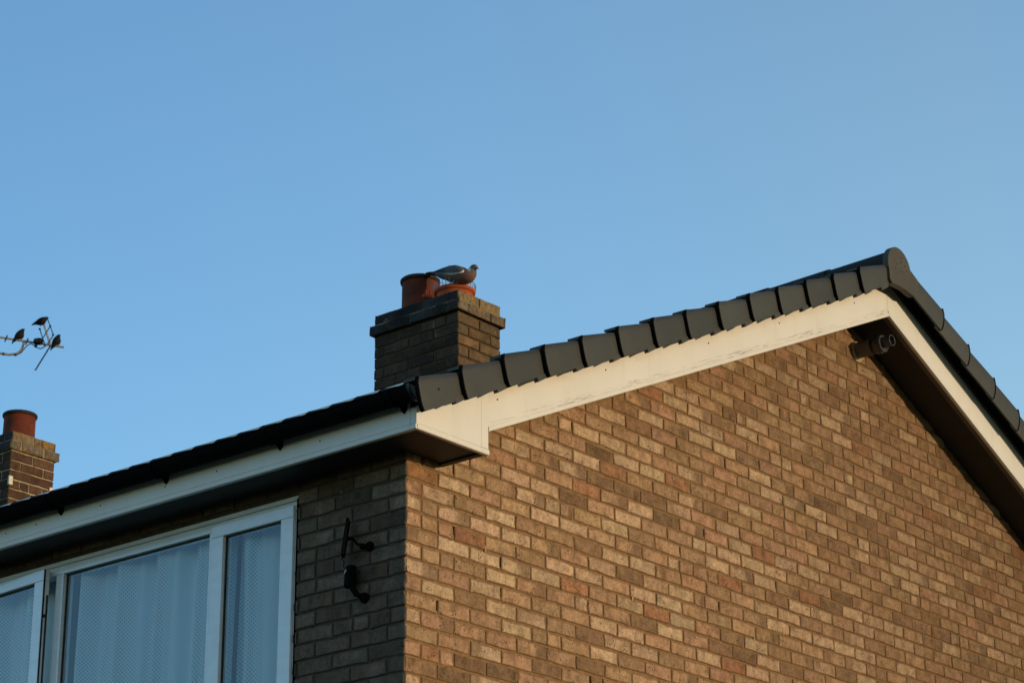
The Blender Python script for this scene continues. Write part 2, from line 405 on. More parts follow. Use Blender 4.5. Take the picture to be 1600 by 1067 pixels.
nt.links.new(alpha, m2.inputs[0]); nt.links.new(tr.outputs[0], m2.inputs[1]); nt.links.new(m1.outputs[0], m2.inputs[2])
nt.links.new(m2.outputs[0], out.inputs[0]); nt.nodes.remove(b)

def mat_tint(name, rough=0.75, var=0.15, scale=60):
    m, nt, b = newmat(name); co = objco(nt)
    at = N(nt, "ShaderNodeAttribute", attribute_name="tint")
    base = mixc(nt, 1.0, at.outputs["Color"], ramp(nt, noise(nt, scale, 4, 0.6, co), [(0.3, (1 - var,) * 3), (0.7, (1 + var,) * 3)]), 'MULTIPLY')
    nt.links.new(base, b.inputs["Base Color"]); b.inputs["Roughness"].default_value = rough
    bump(nt, b, noise(nt, scale * 3, 3, 0.6, co), 0.3, 0.001)
    return m
M_feather = mat_tint("feathers", 0.8, 0.35, 90)
M_eye = mat_plain("bird_eye", (0.01, 0.01, 0.008), 0.1, 0.0, 5, 0.0)
M_beak = mat_plain("bird_beak", (0.45, 0.16, 0.08), 0.5, 0.1, 50)
M_starling = mat_plain("glossy_black_feathers", (0.010, 0.008, 0.008), 0.7, 0.4, 60, 0.4, 0.002, 0.2)

# ------------------------------------------------------------------ brickwork
SPECIAL = {'d': [(2, 5), (4, 6), (4, 7), (3, 9), (5, 11), (-2, 7), (0, 13), (5, 16), (2, 18), (12, 22), (13, 24), (10, 22), (10, 23), (-11, 2), (-11, 3), (-12, 0), (-12, 1), (-7, 2), (4, 8), (-5, 8), (-4, 11), (-5, 11), (-5, 12), (-4, 13), (-5, 14), (-7, 6), (-9, 6), (14, 12), (13, 12), (17, 14), (6, 6), (9, 8), (18, 16), (16, 17), (14, 16), (14, 17), (20, 19), (17, 19), (9, 18), (10, 19), (14, 19), (4, 16), (-1, 6), (10, 7)],
 't': [(3, 6), (3, 13), (1, 15), (0, 0), (-3, 2), (6, 9), (-4, 5), (-4, 8), (0, 11), (-6, 11), (12, 8), (5, 7), (15, 18), (-11, 1)],
 'l': [(1, 18), (4, 20), (0, 19), (13, 22), (13, 23), (-2, 2), (2, 1), (0, 1), (-2, 1), (4, 3), (2, 3), (1, 4), (-2, 0), (5, 5), (2, 10), (-1, 13), (-1, 14), (2, 7), (3, 8)]}
SP = {k: c for c, L in SPECIAL.items() for k in L}

def one_brick(mb, O, eu, en, u0, u1, v0, v1, rng, col, rnd, depth=0.0090, jit=0.0018, inset=0.0045):
    """a brick face with softened, slightly uneven edges; its tint and lengthwise parameter go in attributes"""
    nu = max(2, int((u1 - u0) / 0.055)); base = []
    for i in range(nu): base.append((u0 + (u1 - u0) * i / nu, v0))
    base.append((u1, v0)); base.append((u1, (v0 + v1) / 2))
    for i in range(nu): base.append((u1 - (u1 - u0) * i / nu, v1))
    base.append((u0, v1)); base.append((u0, (v0 + v1) / 2))
    cu, cv = (u0 + u1) / 2, (v0 + v1) / 2
    out = rng.uniform(-0.0012, 0.0012); tu = rng.uniform(-0.006, 0.006); tv = rng.uniform(-0.01, 0.01)
    jj = [(rng.gauss(0, jit), rng.gauss(0, jit)) for _ in base]
    chip = rng.randrange(len(base)) if rng.random() < 0.45 else -1
    rings = []; lus = []; es = []
    for d, ins, ev in ((-depth, -0.0006, 1.0), (-0.0032, 0.0006, 1.0), (-0.0002, inset, 0.75), (0.0, 0.0150, 0.0)):
        es += [ev] * len(base)
        r = []
        for k, (u, v) in enumerate(base):
            x = ins + (0.0065 if k == chip and 0.001 < ins < 0.01 else 0)
            uu = u + jj[k][0] + (x if u < u0 + 0.012 else (-x if u > u1 - 0.012 else 0))
            vv = v + jj[k][1] + (x if v < cv - 1e-6 else (-x if v > cv + 1e-6 else 0))
            dd = d if d < -0.005 else d + out + tu * (u - cu) + tv * (v - cv)
            r.append(O + eu * uu + Vector((0, 0, vv)) + en * dd)
            lus.append((u - u0) / (u1 - u0))
        rings.append(r)
    n = len(base); v = [p for r in rings for p in r]; f = []
    for k in range(3):
        for i in range(n):
            j = (i + 1) % n
            f.append((k * n + i, k * n + j, (k + 1) * n + j, (k + 1) * n + i))
    f.append(tuple(3 * n + i for i in range(n)))
    b0 = len(mb.v); mb.add(v, f, (*col, rnd), lus)
    for k, x in enumerate(es): mb.e[b0 + k] = x

def gable_palette(m, i, yc, zc, rng):
    s = SP.get((m, i)); x = rng.random()
    if (m, i) == (0, 0): s = 'b'
    falloff = min(1.0, max(0.0, (yc - 1.5) / 5.5)) * 0.75 + min(1, max(0, (zc - 0.4) / 2.0)) * 0.25  # far and upper wall: light falloff painted in, plus browner, fewer pale bricks
    k = rng.uniform(0.86, 1.12) * (1 - 0.66 * falloff)
    if s is None:
        pale = 0.34 - 0.20 * falloff
        if x < pale: s = 'l'
        elif x < pale + 0.11 and SP and not (yc < 3.5 and zc > -0.7): s = 'd'
        elif x > 0.985 and yc > 4: s = 't'
        elif x > 0.80: s = 'p'
        elif x > 0.66: s = 'o'
        else: s = 'm'
    c = {'l': (0.500, 0.356, 0.236), 'm': (0.415, 0.271, 0.166), 'p': (0.415, 0.255, 0.162), 'o': (0.350, 0.230, 0.136),
         'd': (0.195, 0.122, 0.073), 't': (0.35, 0.182, 0.104), 'b': (0.27, 0.145, 0.072)}[s]
    rnd = rng.uniform(0.11, 0.86) if s in 'dt' else rng.random()
    if s == 'd': k = rng.uniform(0.85, 1.5)
    w_ = (1, 1 - 0.05 * falloff, 1 - 0.14 * falloff)
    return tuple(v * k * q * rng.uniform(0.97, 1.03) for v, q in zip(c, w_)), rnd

def brick_course(mb, O, eu, en, u_start, u_end, z0, first, rng, pal, m, course=0.075, L=0.215, J=0.010, hole=None, wob=0.001, clip=None, d=None):
    h = course - J; u = u_start; i = 0; ln = first
    while u < u_end - 0.02:
        e = min(u + ln, u_end)
        segs = [(u, e)]
        if hole and z0 + course > hole[2] and z0 < hole[3]:
            segs = []
            if u < hole[0]: segs.append((u, min(e, hole[0])))
            if e > hole[1]: segs.append((max(u, hole[1]), e))
        uc = (u + e) / 2
        col, rnd = pal(m, i, uc, z0, rng)
        for a, b in segs:
            if b - a < 0.012: continue
            if clip and not clip(a, b, z0): continue
            za = z0 + J / 2 + rng.gauss(0, wob); zb = z0 + course - J / 2 + rng.gauss(0, wob)
            w = rng.gauss(0, wob)
            split = rng.random()
            if rng.random() < 0.055 and b - a > 0.2:       # a cut pair instead of a whole brick
                c = (a + b) / 2 + rng.uniform(-0.02, 0.02)
                one_brick(mb, O, eu, en, a, c - J / 2, za, zb, rng, col, rnd)
                c2, r2 = pal(m + 1000, i, uc, z0, rng)
                one_brick(mb, O, eu, en, c + J / 2, b, za, zb, rng, c2, r2)
            else:
                one_brick(mb, O, eu, en, a + (w if a > u_start else 0), b + (w if b < u_end else 0), za, zb, rng, col, rnd)
        u = e + J; ln = L; i += 1

BLOBS = [(0.777, 0.342), (0.554, -0.219), (1.701, -0.220), (2.596, 0.546), (2.786, -0.228), (4.105, 1.508), (4.014, 1.167), (3.407, 0.058), (2.091, 0.502), (4.486, 0.891), (4.946, 0.474)]
T = 0.4585          # roof slope
YA = 4.0            # ridge line
GZ = -4.9           # ground level
XW = -5.6           # party wall
WIN = (-3.12, -0.69, -1.16, 0.058)

# ------------------------------------------------------------------ ground
g = MB()
g.add([(-1500, -1500, GZ), (1500, -1500, GZ), (1500, 1500, GZ), (-1500, 1500, GZ)], [(0, 1, 2, 3)])
tag(g.build("ground", M_grass), kind="structure")
g = MB(); g.box(-40, 40, -13.5, -6.2, GZ - 0.2, GZ + 0.004)
tag(g.build("road", M_path), kind="structure")

# ------------------------------------------------------------------ the house
house = empty("brick_house", (0, 0, GZ), "buff brick end house with a sunlit gable, white bargeboards and dark grey roof tiles", "house")
def H(o): return keep(o, house)

# gable wall (plane x = 0, facing +X)
rng = random.Random(7)
mb = MB()
def gclip(a, b, z):
    yy = a if (a + b) / 2 < YA else 2 * YA - b
    return z < 0.118 + T * yy + 0.0
for m in range(-65, 27):
    first = 0.1025 if m % 2 else 0.215
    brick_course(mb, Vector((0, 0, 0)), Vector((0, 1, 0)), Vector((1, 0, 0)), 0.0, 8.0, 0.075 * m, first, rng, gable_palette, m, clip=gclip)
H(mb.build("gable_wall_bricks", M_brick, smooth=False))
mb = MB()
top = lambda y: 0.16 + T * (y if y < YA else 2 * YA - y)
mb.prism([(0.008, GZ), (7.992, GZ), (7.992, top(7.99)), (YA, top(YA)), (0.008, top(0.0))], -0.10, -0.0066, 0)
rj = random.Random(77)
mb.col = (0.10, 0.08, 0.06, 1)                 # a few open, washed-out joints
for m in range(-16, 24):
    for i in range(30):
        if rj.random() < 0.035:
            y = (0.1075 if m % 2 else 0.220) + 0.225 * i
            if 0.075 * (m + 1) < 0.10 + T * (y if y < YA else 2 * YA - y) and y < 7.8:
                mb.box(-0.02, -0.0050, y - 0.004, y + 0.004, 0.075 * m + 0.012 + rj.uniform(0, 0.02), 0.075 * m + 0.066)
H(mb.build("gable_wall_mortar", M_mortar))
for (y, z) in BLOBS:                           # pale mortar drips left on the brick faces
    mb = MB(); mb.col = (2.2, 2.3, 2.4, 1); hh = rj.uniform(0.010, 0.022)
    mb.lathe([(0.0, -hh * 1.3), (0.004, -hh * 0.8), (0.0065, 0), (0.004, hh * 0.8), (0.0, hh)], (0.0, y, z), 10, (rj.uniform(-.05, .05), rj.uniform(-.3, .3), 1))
    H(mb.build("mortar_drip", M_mortar, smooth=True))

# front wall (plane y = 0, facing -Y)
def front_palette(m, i, xc, zc, rng):  # greyer bricks, also darkened so their colour carries the front's deep shade
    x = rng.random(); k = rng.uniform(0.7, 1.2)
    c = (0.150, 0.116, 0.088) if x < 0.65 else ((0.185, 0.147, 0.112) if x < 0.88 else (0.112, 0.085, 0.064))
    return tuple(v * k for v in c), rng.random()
rng = random.Random(11); mb = MB()
hole = (-WIN[1], -WIN[0], WIN[2], WIN[3])
for m in range(-65, 2):
    first = 0.215 if m % 2 else 0.1025
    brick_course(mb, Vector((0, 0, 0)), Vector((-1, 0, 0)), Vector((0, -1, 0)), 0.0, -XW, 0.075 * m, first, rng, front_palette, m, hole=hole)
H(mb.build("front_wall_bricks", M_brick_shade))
mb = MB()
for x0, x1, z0, z1 in ((WIN[1], -0.008, GZ, 0.2), (XW, WIN[0], GZ, 0.2), (WIN[0], WIN[1], GZ, WIN[2]), (WIN[0], WIN[1], WIN[3], 0.2)):
    mb.box(x0, x1, 0.0075, 0.10, z0, z1)
H(mb.build("front_wall_mortar", M_mortar_shade))
# back wall, party wall, floor and ceiling of the rooms
mb = MB(); mb.box(XW, -0.1, 7.9, 7.992, GZ, 0.2); mb.c = [(0.14, 0.11, 0.085, 0.5)] * len(mb.v); H(mb.build("back_wall", M_brick_shade))
mb = MB(); mb.prism([(0.1, GZ), (7.9, GZ), (7.9, 0.2), (YA, top(YA)), (0.1, 0.2)], XW, XW + 0.1, 0); H(mb.build("party_wall", M_inside))
mb = MB(); mb.box(XW + 0.1, -0.1, 0.1, 7.9, 0.09, 0.12); mb.box(XW + 0.1, -0.1, 0.1, 7.9, -2.35, -2.25)
mb.box(XW + 0.1, -0.1, 3.6, 3.7, -2.25, 0.09)
H(mb.build("room_shell", M_inside))

# roof deck and tiles
XR = 0.33           # right edge of the tiles (under the verge caps)
mb = MB()
for side in (0, 1):
    f = (lambda y: y) if side == 0 else (lambda y: 2 * YA - y)
    mb.prism([(f(-0.20), 0.36 + T * -0.20), (f(YA), 0.36 + T * YA), (f(YA), 0.385 + T * YA), (f(-0.20), 0.385 + T * -0.20)], XW - 6.5, 0.255, 0)
H(mb.build("roof_deck", M_inside))

def tile_sheet(mb, x0, x1, y0, y1, cf, cr, mirror, thick=0.022, pitch=0.15):
    """one course of profiled tiles: flat pans with a rounded roll every pitch"""
    xs = []; nx = int(round((x1 - x0) / 0.0125))
    for i in range(nx + 1): xs.append(x1 - i * 0.0125)
    def prof(x):
        t = ((x1 - x) % pitch) / pitch
        return 0.014 * cos((t - 0.25) / 0.22 * pi / 2) if abs(t - 0.25) < 0.22 else 0.0
    yy = (lambda y: 2 * YA - y) if mirror else (lambda y: y)
    rows = []
    for y, c, o in ((y1, cr, 0), (y0, cf, 0), (y0 - 0.002, cf - 0.004, 0), (y0, cf - thick, 1), (y1, cr - 0.008, 1)):
        rows.append([(x, yy(y), c + T * y + prof(x) * (0.6 if o else 1)) for x in xs])
    v = [p for r in rows for p in r]; n = len(xs); fs = []
    for k in range(4):
        for i in range(n - 1):
            fs.append((k * n + i, k * n + i + 1, (k + 1) * n + i + 1, (k + 1) * n + i))
    fs.append(tuple(k * n for k in range(5))); fs.append(tuple(k * n + n - 1 for k in range(4, -1, -1)))
    mb.add(v, fs)
mb = MB()
for k in range(15):
    y0 = -0.325 + 0.2957 * k
    y1 = min(y0 + 0.36, YA + 0.0)
    tile_sheet(mb, XW - 6.5, XR, y0, y1, 0.434, 0.416, False)
    tile_sheet(mb, XW - 6.5, XR, y0 + 0.002, y1, 0.434, 0.416, True)
H(mb.build("roof_tiles", M_tile, smooth=False, angle=35))

# ridge tiles: half-round barrels, each its own piece
for k in range(9):
    mb = MB(); x1 = 0.36 - 0.45 * k; x0 = x1 - 0.46
    rr0, rr1 = 0.128, 0.120
    def arc(x, r): return [(x, YA - 0.015 + r * cos(t), 2.205 + r * sin(t)) for t in [pi * (-0.12 + 1.24 * q / 20) for q in range(21)]]
    outer1, outer0 = arc(x1, rr0), arc(x0, rr1)
    in1, in0 = arc(x1, rr0 - 0.018), arc(x0, rr1 - 0.018)
    mb.loft([outer1, outer0, in0, in1, outer1], closed=False, cap=False)
    H(mb.build("ridge_tile", M_tile, angle=40))

# verge caps
FY = [(0.0, 0.0), (0.06, -0.010), (0.2, -0.022), (0.34, -0.031), (0.5, -0.039), (0.66, -0.045), (0.82, -0.050), (0.95, -0.046), (1.0, -0.044)]
def verge_cap(yf, mirror, length=0.335):
    mb = MB(); yy = (lambda y: 2 * YA - y) if mirror else (lambda y: y)
    rc = random.Random(int(yf * 1000) + (7 if mirror else 0)); jc = rc.gauss(0, 0.0022); jx = rc.gauss(0, 0.0012); jt = rc.gauss(0, 0.003); yf += rc.gauss(0, 0.0025)
    rings = []
    for s, dy_on in ((0.0, 1.0), (0.012, 1.0), (0.10, 0.6), (length, 0.0)):
        t = s / length
        cb = 0.287 + jc + (0.016 if not mirror else 0.002) * t + jt * t; ct = 0.460 + jc - (0.018 if mirror else 0.030) * t + jt * t; xo = 0.391 + jx - (0.012 if mirror else 0.022) * t - (0.0015 if s == 0 else 0)
        r = []
        for a, dy in FY:
            c = cb + (ct - cb) * a
            bow = 0.003 * sin(pi * a)
            xx = xo + bow - (0.010 if a == 1.0 else (0.003 if a > 0.9 else 0))
            r.append((xx, yf + s + dy * dy_on, c))
        dyt = FY[-1][1] * dy_on
        r.append((0.300, yf + s + dyt, ct + 0.001))
        r.append((0.300, yf + s + dyt, ct - 0.012))
        r.append((xo - 0.012, yf + s + dyt, ct - 0.014))
        for a, dy in ((0.66, -0.045), (0.34, -0.031), (0.08, -0.012)):
            r.append((xo - 0.008, yf + s + dy * dy_on, cb + (ct - cb) * a))
        lw = 0.011 if mirror else 0.026
        r.append((xo - lw, yf + s, cb + 0.007)); r.append((xo - lw, yf + s, cb))
        rings.append([(x, yy(y), c + T * y) for x, y, c in r])
    mb.loft(rings)
    # clip under the tail of the cap
    if mirror: p = None
    y0 = yf + 0.21; cbt = 0.299
    p = [(y0, cbt + 0.012), (y0 + 0.09, cbt + 0.012), (y0 + 0.086, cbt - 0.010), (y0 + 0.012, cbt - 0.021)]
    if not mirror: mb.prism([(yy(y), c + T * y) for y, c in p], 0.352, 0.377, 0)
    o = H(mb.build("verge_cap", M_cap, angle=50))
    # added black strip along the curved front edge, painting its shadow line
    mb = MB(); r0 = []
    for w_ in (-0.0055, 0.0022):
        r0.append([(0.3925 + jx + 0.003 * sin(pi * a), yy(yf + dy + w_), 0.287 + jc + 0.173 * a + T * (yf + dy + w_)) for a, dy in FY])
    rb_ = [[(x - 0.018, y, z) for x, y, z in q] for q in r0]
    mb.loft([rb_[0], r0[0], r0[1], rb_[1], rb_[0]], closed=False, cap=False)
    s_ = mb.build("edge_shade_strip", M_gutter); s_.parent = o; s_.matrix_parent_inverse = o.matrix_parent_inverse.inverted() if False else Matrix.Identity(4)
    return o
for k in range(14): verge_cap(-0.313 + 0.2957 * k, False)
for k in range(1, 15): verge_cap(3.890 - 0.2957 * k, True, 0.335)
# ridge end cap: a disc with a skirt running on to both verges
mb = MB()
pc = (3.957, 2.205); pr = 0.131; out_ = []
a0, a1 = radians(212), radians(-2)
out_ += [(3.835, 2.098), (3.862, 2.076), (3.93, 2.079), (4.0, 2.080), (4.085, 2.066), (4.118, 2.070), (4.150, 2.105), (4.168, 2.150), (4.170, 2.190)]
a = radians(12)
while a < radians(205):
    out_.append((pc[0] + pr * cos(a), pc[1] + pr * sin(a))); a += radians(7)
mb.prism(out_, 0.352, 0.392, 0)
H(mb.build("ridge_end_cap", M_disc, bevel=0.004))
for (y, z) in ((3.98, 2.275), (3.978, 2.248), (3.93, 2.222), (3.905, 2.19), (4.02, 2.235), (3.98, 2.185), (4.035, 2.21)):
    mb = MB(); mb.lathe([(0.0052, -0.003), (0.0052, 0.0016), (0.001, 0.002)], (0.392, y, z), 8, (1, 0, 0), True)
    H(mb.build("screw_hole", M_black))

# ---------------- white boards
XB = 0.272; YF = -0.237; ZB = 0.107
BP = [(-0.018, 0.0), (0.000, -0.0005), (0.0035, 0.002), (0.005, 0.008), (0.005, 0.019), (0.0025, 0.0245), (-0.003, 0.0258), (-0.003, 0.0282), (0.0, 0.0290), (0.0, 0.0292), (0.0, 0.050), (0.0, 0.054)]
def board(mb, place, s0, s1, top0, top1, steps=1, prof=BP, grime=False):
    """place(s, n, v) -> xyz; a board from s0 to s1 with the moulded lower edge, its top at v = top(s)"""
    rings = []; lus = []
    for i in range(steps + 1):
        s = s0 + (s1 - s0) * i / steps; tp = top0 + (top1 - top0) * i / steps
        r = [place(s, n, v) for n, v in prof] + [place(s, 0.0, tp), place(s, -0.018, tp)]
        rings.append(r)
        lus += [1.0 if 6 <= q < 11 and grime else 0.0 for q in range(len(r))]
    n = len(rings[0]); v = [p for r in rings for p in r]; f = []
    for k in range(steps):
        for i in range(n):
            j = (i + 1) % n; f.append((k * n + i, k * n + j, (k + 1) * n + j, (k + 1) * n + i))
    f.append(tuple(range(n))); f.append(tuple(steps * n + i for i in range(n)))
    b0 = len(mb.v); mb.add(v, f, None, lus)
    if grime:
        for k in range(steps + 1): mb.e[b0 + k * n + n - 2] = 1.0; mb.e[b0 + k * n + n - 1] = 1.0
# eaves fascia
mb = MB(); board(mb, lambda s, n, v: (s, YF - n, ZB + v), 0.2345, XW - 6.5, 0.235, 0.235, 1)
H(mb.build("fascia_board", M_upvc, angle=30))
mb = MB(); board(mb, lambda s, n, v: (s, YF - n, ZB + v), XB + 0.0006, 0.2362, 0.100, 0.105, 1)
H(mb.build("fascia_corner_trim", M_upvc, angle=30))
mb = MB(); mb.box(0.21, 0.258, YF + 0.004, YF + 0.012, ZB + 0.02, 0.33); H(mb.build("joint_backing", M_black))
mb = MB(); mb.box(0.250, 0.262, 0.16, 0.25, ZB + 0.02, 0.4); H(mb.build("joint_backing", M_black))
# box end board
PRV = (0.208 + 0.0008)
mb = MB()
vt = lambda y: 0.325 + T * y - ZB
board(mb, lambda s, n, v: (XB + n, s, ZB + v), YF + 0.004, PRV - 0.0012, vt(YF), vt(PRV), 1)
H(mb.build("box_end_board", M_upvc, angle=30))
# left bargeboard with its short leg
CB = 0.103
mb = MB()
board(mb, lambda s, n, v: (XB + n, s, CB + T * s + v), 0.257, YA - 0.0012 - 0.008, 0.222, 0.222, 1, grime=True)
mb.prism([(PRV, ZB + 0.03), (0.257, ZB + 0.03), (0.257, 0.44), (PRV, 0.42)], XB - 0.018, XB, 0)
board(mb, lambda s, n, v: (XB + n, s, ZB + v), PRV, 0.259, 0.0292, 0.0292, 1, prof=BP[:10])
H(mb.build("bargeboard", M_upvc, angle=30))
mb = MB()
board(mb, lambda s, n, v: (XB + n, s, CB + T * (2 * YA - s) + v), YA + 0.0006 - 0.008, 2 * YA - 0.257, 0.222, 0.222, 1)
mb.prism([(2 * YA - YF, ZB), (2 * YA - 0.257, ZB), (2 * YA - 0.257, 0.44), (2 * YA - YF, 0.22)], XB - 0.018, XB, 0)
H(mb.build("bargeboard", M_upvc, angle=30))
# inner white return behind the bargeboards, seen from below
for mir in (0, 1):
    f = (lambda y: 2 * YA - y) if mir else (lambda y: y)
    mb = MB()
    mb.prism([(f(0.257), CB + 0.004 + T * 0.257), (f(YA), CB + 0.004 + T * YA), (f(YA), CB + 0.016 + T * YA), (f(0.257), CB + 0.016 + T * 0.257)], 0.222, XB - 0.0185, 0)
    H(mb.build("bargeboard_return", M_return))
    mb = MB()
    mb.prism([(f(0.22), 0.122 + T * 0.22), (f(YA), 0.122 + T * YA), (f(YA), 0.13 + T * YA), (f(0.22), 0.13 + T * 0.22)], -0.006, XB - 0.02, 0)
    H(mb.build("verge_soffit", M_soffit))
# eaves soffit
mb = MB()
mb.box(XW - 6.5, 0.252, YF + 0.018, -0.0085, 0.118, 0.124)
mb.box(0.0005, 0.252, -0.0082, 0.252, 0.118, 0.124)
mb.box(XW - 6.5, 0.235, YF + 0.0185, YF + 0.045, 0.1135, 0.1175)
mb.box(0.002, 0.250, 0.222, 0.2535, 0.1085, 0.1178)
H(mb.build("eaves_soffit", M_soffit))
mb = MB(); mb.prism([(0.001, 0.112), (0.252, 0.112), (0.252, 0.26), (0.001, 0.26)], 0.2538, 0.2568, 1)
H(mb.build("box_back_board", M_soffit))
# nails in the boards
for (y, z) in ((0.323, 0.426), (1.162, 0.812), (2.071, 1.223), (2.775, 1.551), (3.6, 1.929)):
    mb = MB(); mb.lathe([(0.0045, -0.002), (0.0045, 0.002), (0.002, 0.003)], (XB, y, z - 0.03), 10, (1, 0, -0.4), True)
    H(mb.build("nail", M_nail))
mb = MB(); mb.lathe([(0.005, -0.002), (0.005, 0.002), (0.002, 0.003)], (0.389, -0.215, 0.27), 10, (1, 0, -0.4), True)
H(mb.build("nail", M_nail))
for x in (-0.32, -1.0, -1.36, -1.83, -2.32, -2.56):
    mb = MB(); mb.lathe([(0.004, -0.002), (0.004, 0.002), (0.002, 0.003)], (x, YF, ZB + 0.075), 10, (0, -1, -0.3), True)
    H(mb.build("nail", M_nail))

# ---------------- gutter
gut = MB(); GC = (-0.300, 0.268); GR = 0.056
xs0, xs1 = XW - 6.5, 0.330
def garc(x, r, n=18, a0=180, a1=360): return [(x, GC[0] + r * cos(radians(a0 + (a1 - a0) * k / n)), GC[1] + r * sin(radians(a0 + (a1 - a0) * k / n))) for k in range(n + 1)]
gut.loft([garc(xs1, GR), garc(xs0, GR), garc(xs0, GR - 0.004), garc(xs1, GR - 0.004), garc(xs1, GR)], closed=False, cap=False)
gut.tube([(xs1, GC[0] - GR, GC[1]), (xs0, GC[0] - GR, GC[1])], 0.005, 8)
gutter = H(gut.build("gutter", M_gutter, angle=35))
mb = MB(); ring = garc(0.330, GR + 0.001); ring2 = garc(0.336, GR + 0.001)
mb.prism([(p[1], p[2]) for p in ring], 0.326, 0.336, 0)
so = mb.build("gutter_stop_end", M_gut_end); so.parent = gutter
mb = MB(); mb.loft([garc(0.322, GR + 0.002), garc(0.322, GR + 0.008), garc(0.342, GR + 0.008), garc(0.342, GR + 0.002), garc(0.322, GR + 0.002)], closed=False, cap=False)
o = mb.build("gutter_rim", M_black); o.parent = gutter
for x in [0.201 - 0.776 * k for k in range(8)]:
    mb = MB()
    mb.loft([garc(x - 0.014, GR + 0.001), garc(x + 0.014, GR + 0.001), garc(x + 0.014, GR + 0.006), garc(x - 0.014, GR + 0.006), garc(x - 0.014, GR + 0.001)], closed=False, cap=False)
    mb.prism([(x - 0.02, 0.29), (x - 0.016, 0.205), (x, 0.190), (x + 0.016, 0.205), (x + 0.02, 0.29)], YF - 0.006, YF - 0.0005, 1)
    mb.prism([(-0.243, 0.197), (-0.243, 0.25), (-0.285, 0.238)], x - 0.006, x + 0.006, 0)
    o = mb.build("gutter_bracket", M_gutter); o.parent = gutter

# ---------------- window
win = MB()
FY0, FY1 = 0.004, 0.074                     # outer frame front and back
x0, x1, z0, z1 = WIN[0] + 0.004, WIN[1] - 0.002, WIN[2] + 0.004, 0.020
win.box(x0, x1, FY0, FY1, z1 - 0.034, z1)                        # head
win.box(x0, x1, FY0, FY1, z0, z0 + 0.04)                        # bottom rail
win.box(x1 - 0.012, x1, FY0 + 0.0005, FY1, z0 + 0.04, z1 - 0.034)  # right jamb
win.box(x0, x0 + 0.03, FY0 + 0.0005, FY1, z0 + 0.04, z1 - 0.034)
win.box(-1.292, -1.262, FY0 + 0.0005, FY1, z0 + 0.04, z1 - 0.034)  # mullion right
win.box(-2.430, -2.374, FY0 + 0.0005, FY1, z0 + 0.04, z1 - 0.034)  # mullion left
win.box(-2.452, -2.4305, FY0 + 0.045, FY1, z0 + 0.04, z1 - 0.034)
gs = MB(); gs.box(-0.6915, -0.6845, -0.0035, 0.06, WIN[2], z1 + 0.02)
H(gs.build("frame_sealant", M_gutter))
window = H(win.build("window", M_upvc_win, bevel=0.002))
tag(window, "long white window with net curtains, left sash ajar")
mb = MB()
mb.box(x0, x1 + 0.001, 0.010, 0.07, z1 + 0.0005, z1 + 0.012); mb.box(x0, x1 + 0.004, -0.006, 0.07, z1 + 0.0125, z1 + 0.018)
mb.box(x0, x1 + 0.002, 0.004, 0.07, z1 + 0.0185, z1 + 0.036)
o = mb.build("head_trim", M_upvc_win, bevel=0.0015); o.parent = window
def frame(mb, xa, xb, za, zb, w, wt, ya, yb):
    mb.box(xa, xb, ya, yb, zb - wt, zb); mb.box(xa, xb, ya, yb, za, za + wt)
    mb.box(xa, xa + w, ya + 0.0004, yb, za + wt, zb - wt); mb.box(xb - w, xb, ya + 0.0004, yb, za + wt, zb - wt)
# right casement, closed, standing a little proud
mb = MB(); frame(mb, -1.262, -0.706, z0 + 0.03, 0.010, 0.082, 0.060, -0.012, 0.05)
o = mb.build("casement", M_upvc_win, bevel=0.003); o.parent = window
# glazing beads and black gaskets
def pane(xa, xb, za, zb, y, par):
    mb = MB(); t = 0.006
    for (a, b, c, d) in ((xa, xb, zb - t, zb), (xa, xb, za, za + t), (xa, xa + t, za + t, zb - t), (xb - t, xb, za + t, zb - t)):
        mb.box(a, b, y - 0.004, y + 0.006, c, d)
    o = mb.build("gasket", M_black); o.parent = par
    mb = MB(); mb.add([(xa, y, za), (xb, y, za), (xb, y, zb), (xa, y, zb)], [(0, 1, 2, 3)])
    o = mb.build("pane", M_glass, recalc=False); o.parent = par
pane(-1.180, -0.788, z0 + 0.09, -0.050, 0.012, window)
pane(-2.374, -1.292, z0 + 0.04, z1 - 0.034, 0.030, window)
# left casement, hinged at the left and ajar
sash = MB(); sw = 0.62
frame(sash, -sw, 0.0, z0 + 0.03, 0.014, 0.078, 0.060, -0.030, 0.010)
hx, hy = -3.075, 0.012; ang = 0.062
so = sash.build("open_casement", M_upvc_win, bevel=0.003)
mb = MB()
for (a, b, c, d) in ((-sw + .078, -.078, -0.052, -0.046), (-sw + .078, -.078, z0 + .09, z0 + .096), (-sw + .078, -sw + .084, z0 + .096, -0.052), (-.084, -.078, z0 + .096, -0.052)):
    mb.box(a, b, -0.008, 0.004, c, d)
gk = mb.build("gasket", M_black)
mb = MB(); mb.add([(-sw + .078, -0.004, z0 + .09), (-.078, -0.004, z0 + .09), (-.078, -0.004, -0.046), (-sw + .078, -0.004, -0.046)], [(0, 1, 2, 3)])
pn = mb.build("pane", M_glass, recalc=False)
mb = MB(); mb.box(-0.001, 0.0016, -0.0285, -0.018, z0 + .03, 0.0135); mb.box(-0.001, 0.003, -0.006, 0.004, -0.62, -0.12); mb.box(-0.002, 0.009, -0.018, -0.004, -0.24, -0.225); mb.box(-0.002, 0.008, -0.012, 0.002, -0.60, -0.58)
lk = mb.build("lock_strip", M_black)
for o in (so, gk, pn, lk):
    o.parent = window
    o.location = (hx + sw * cos(ang), hy - sw * sin(ang), 0); o.rotation_euler = (0, 0, -ang)
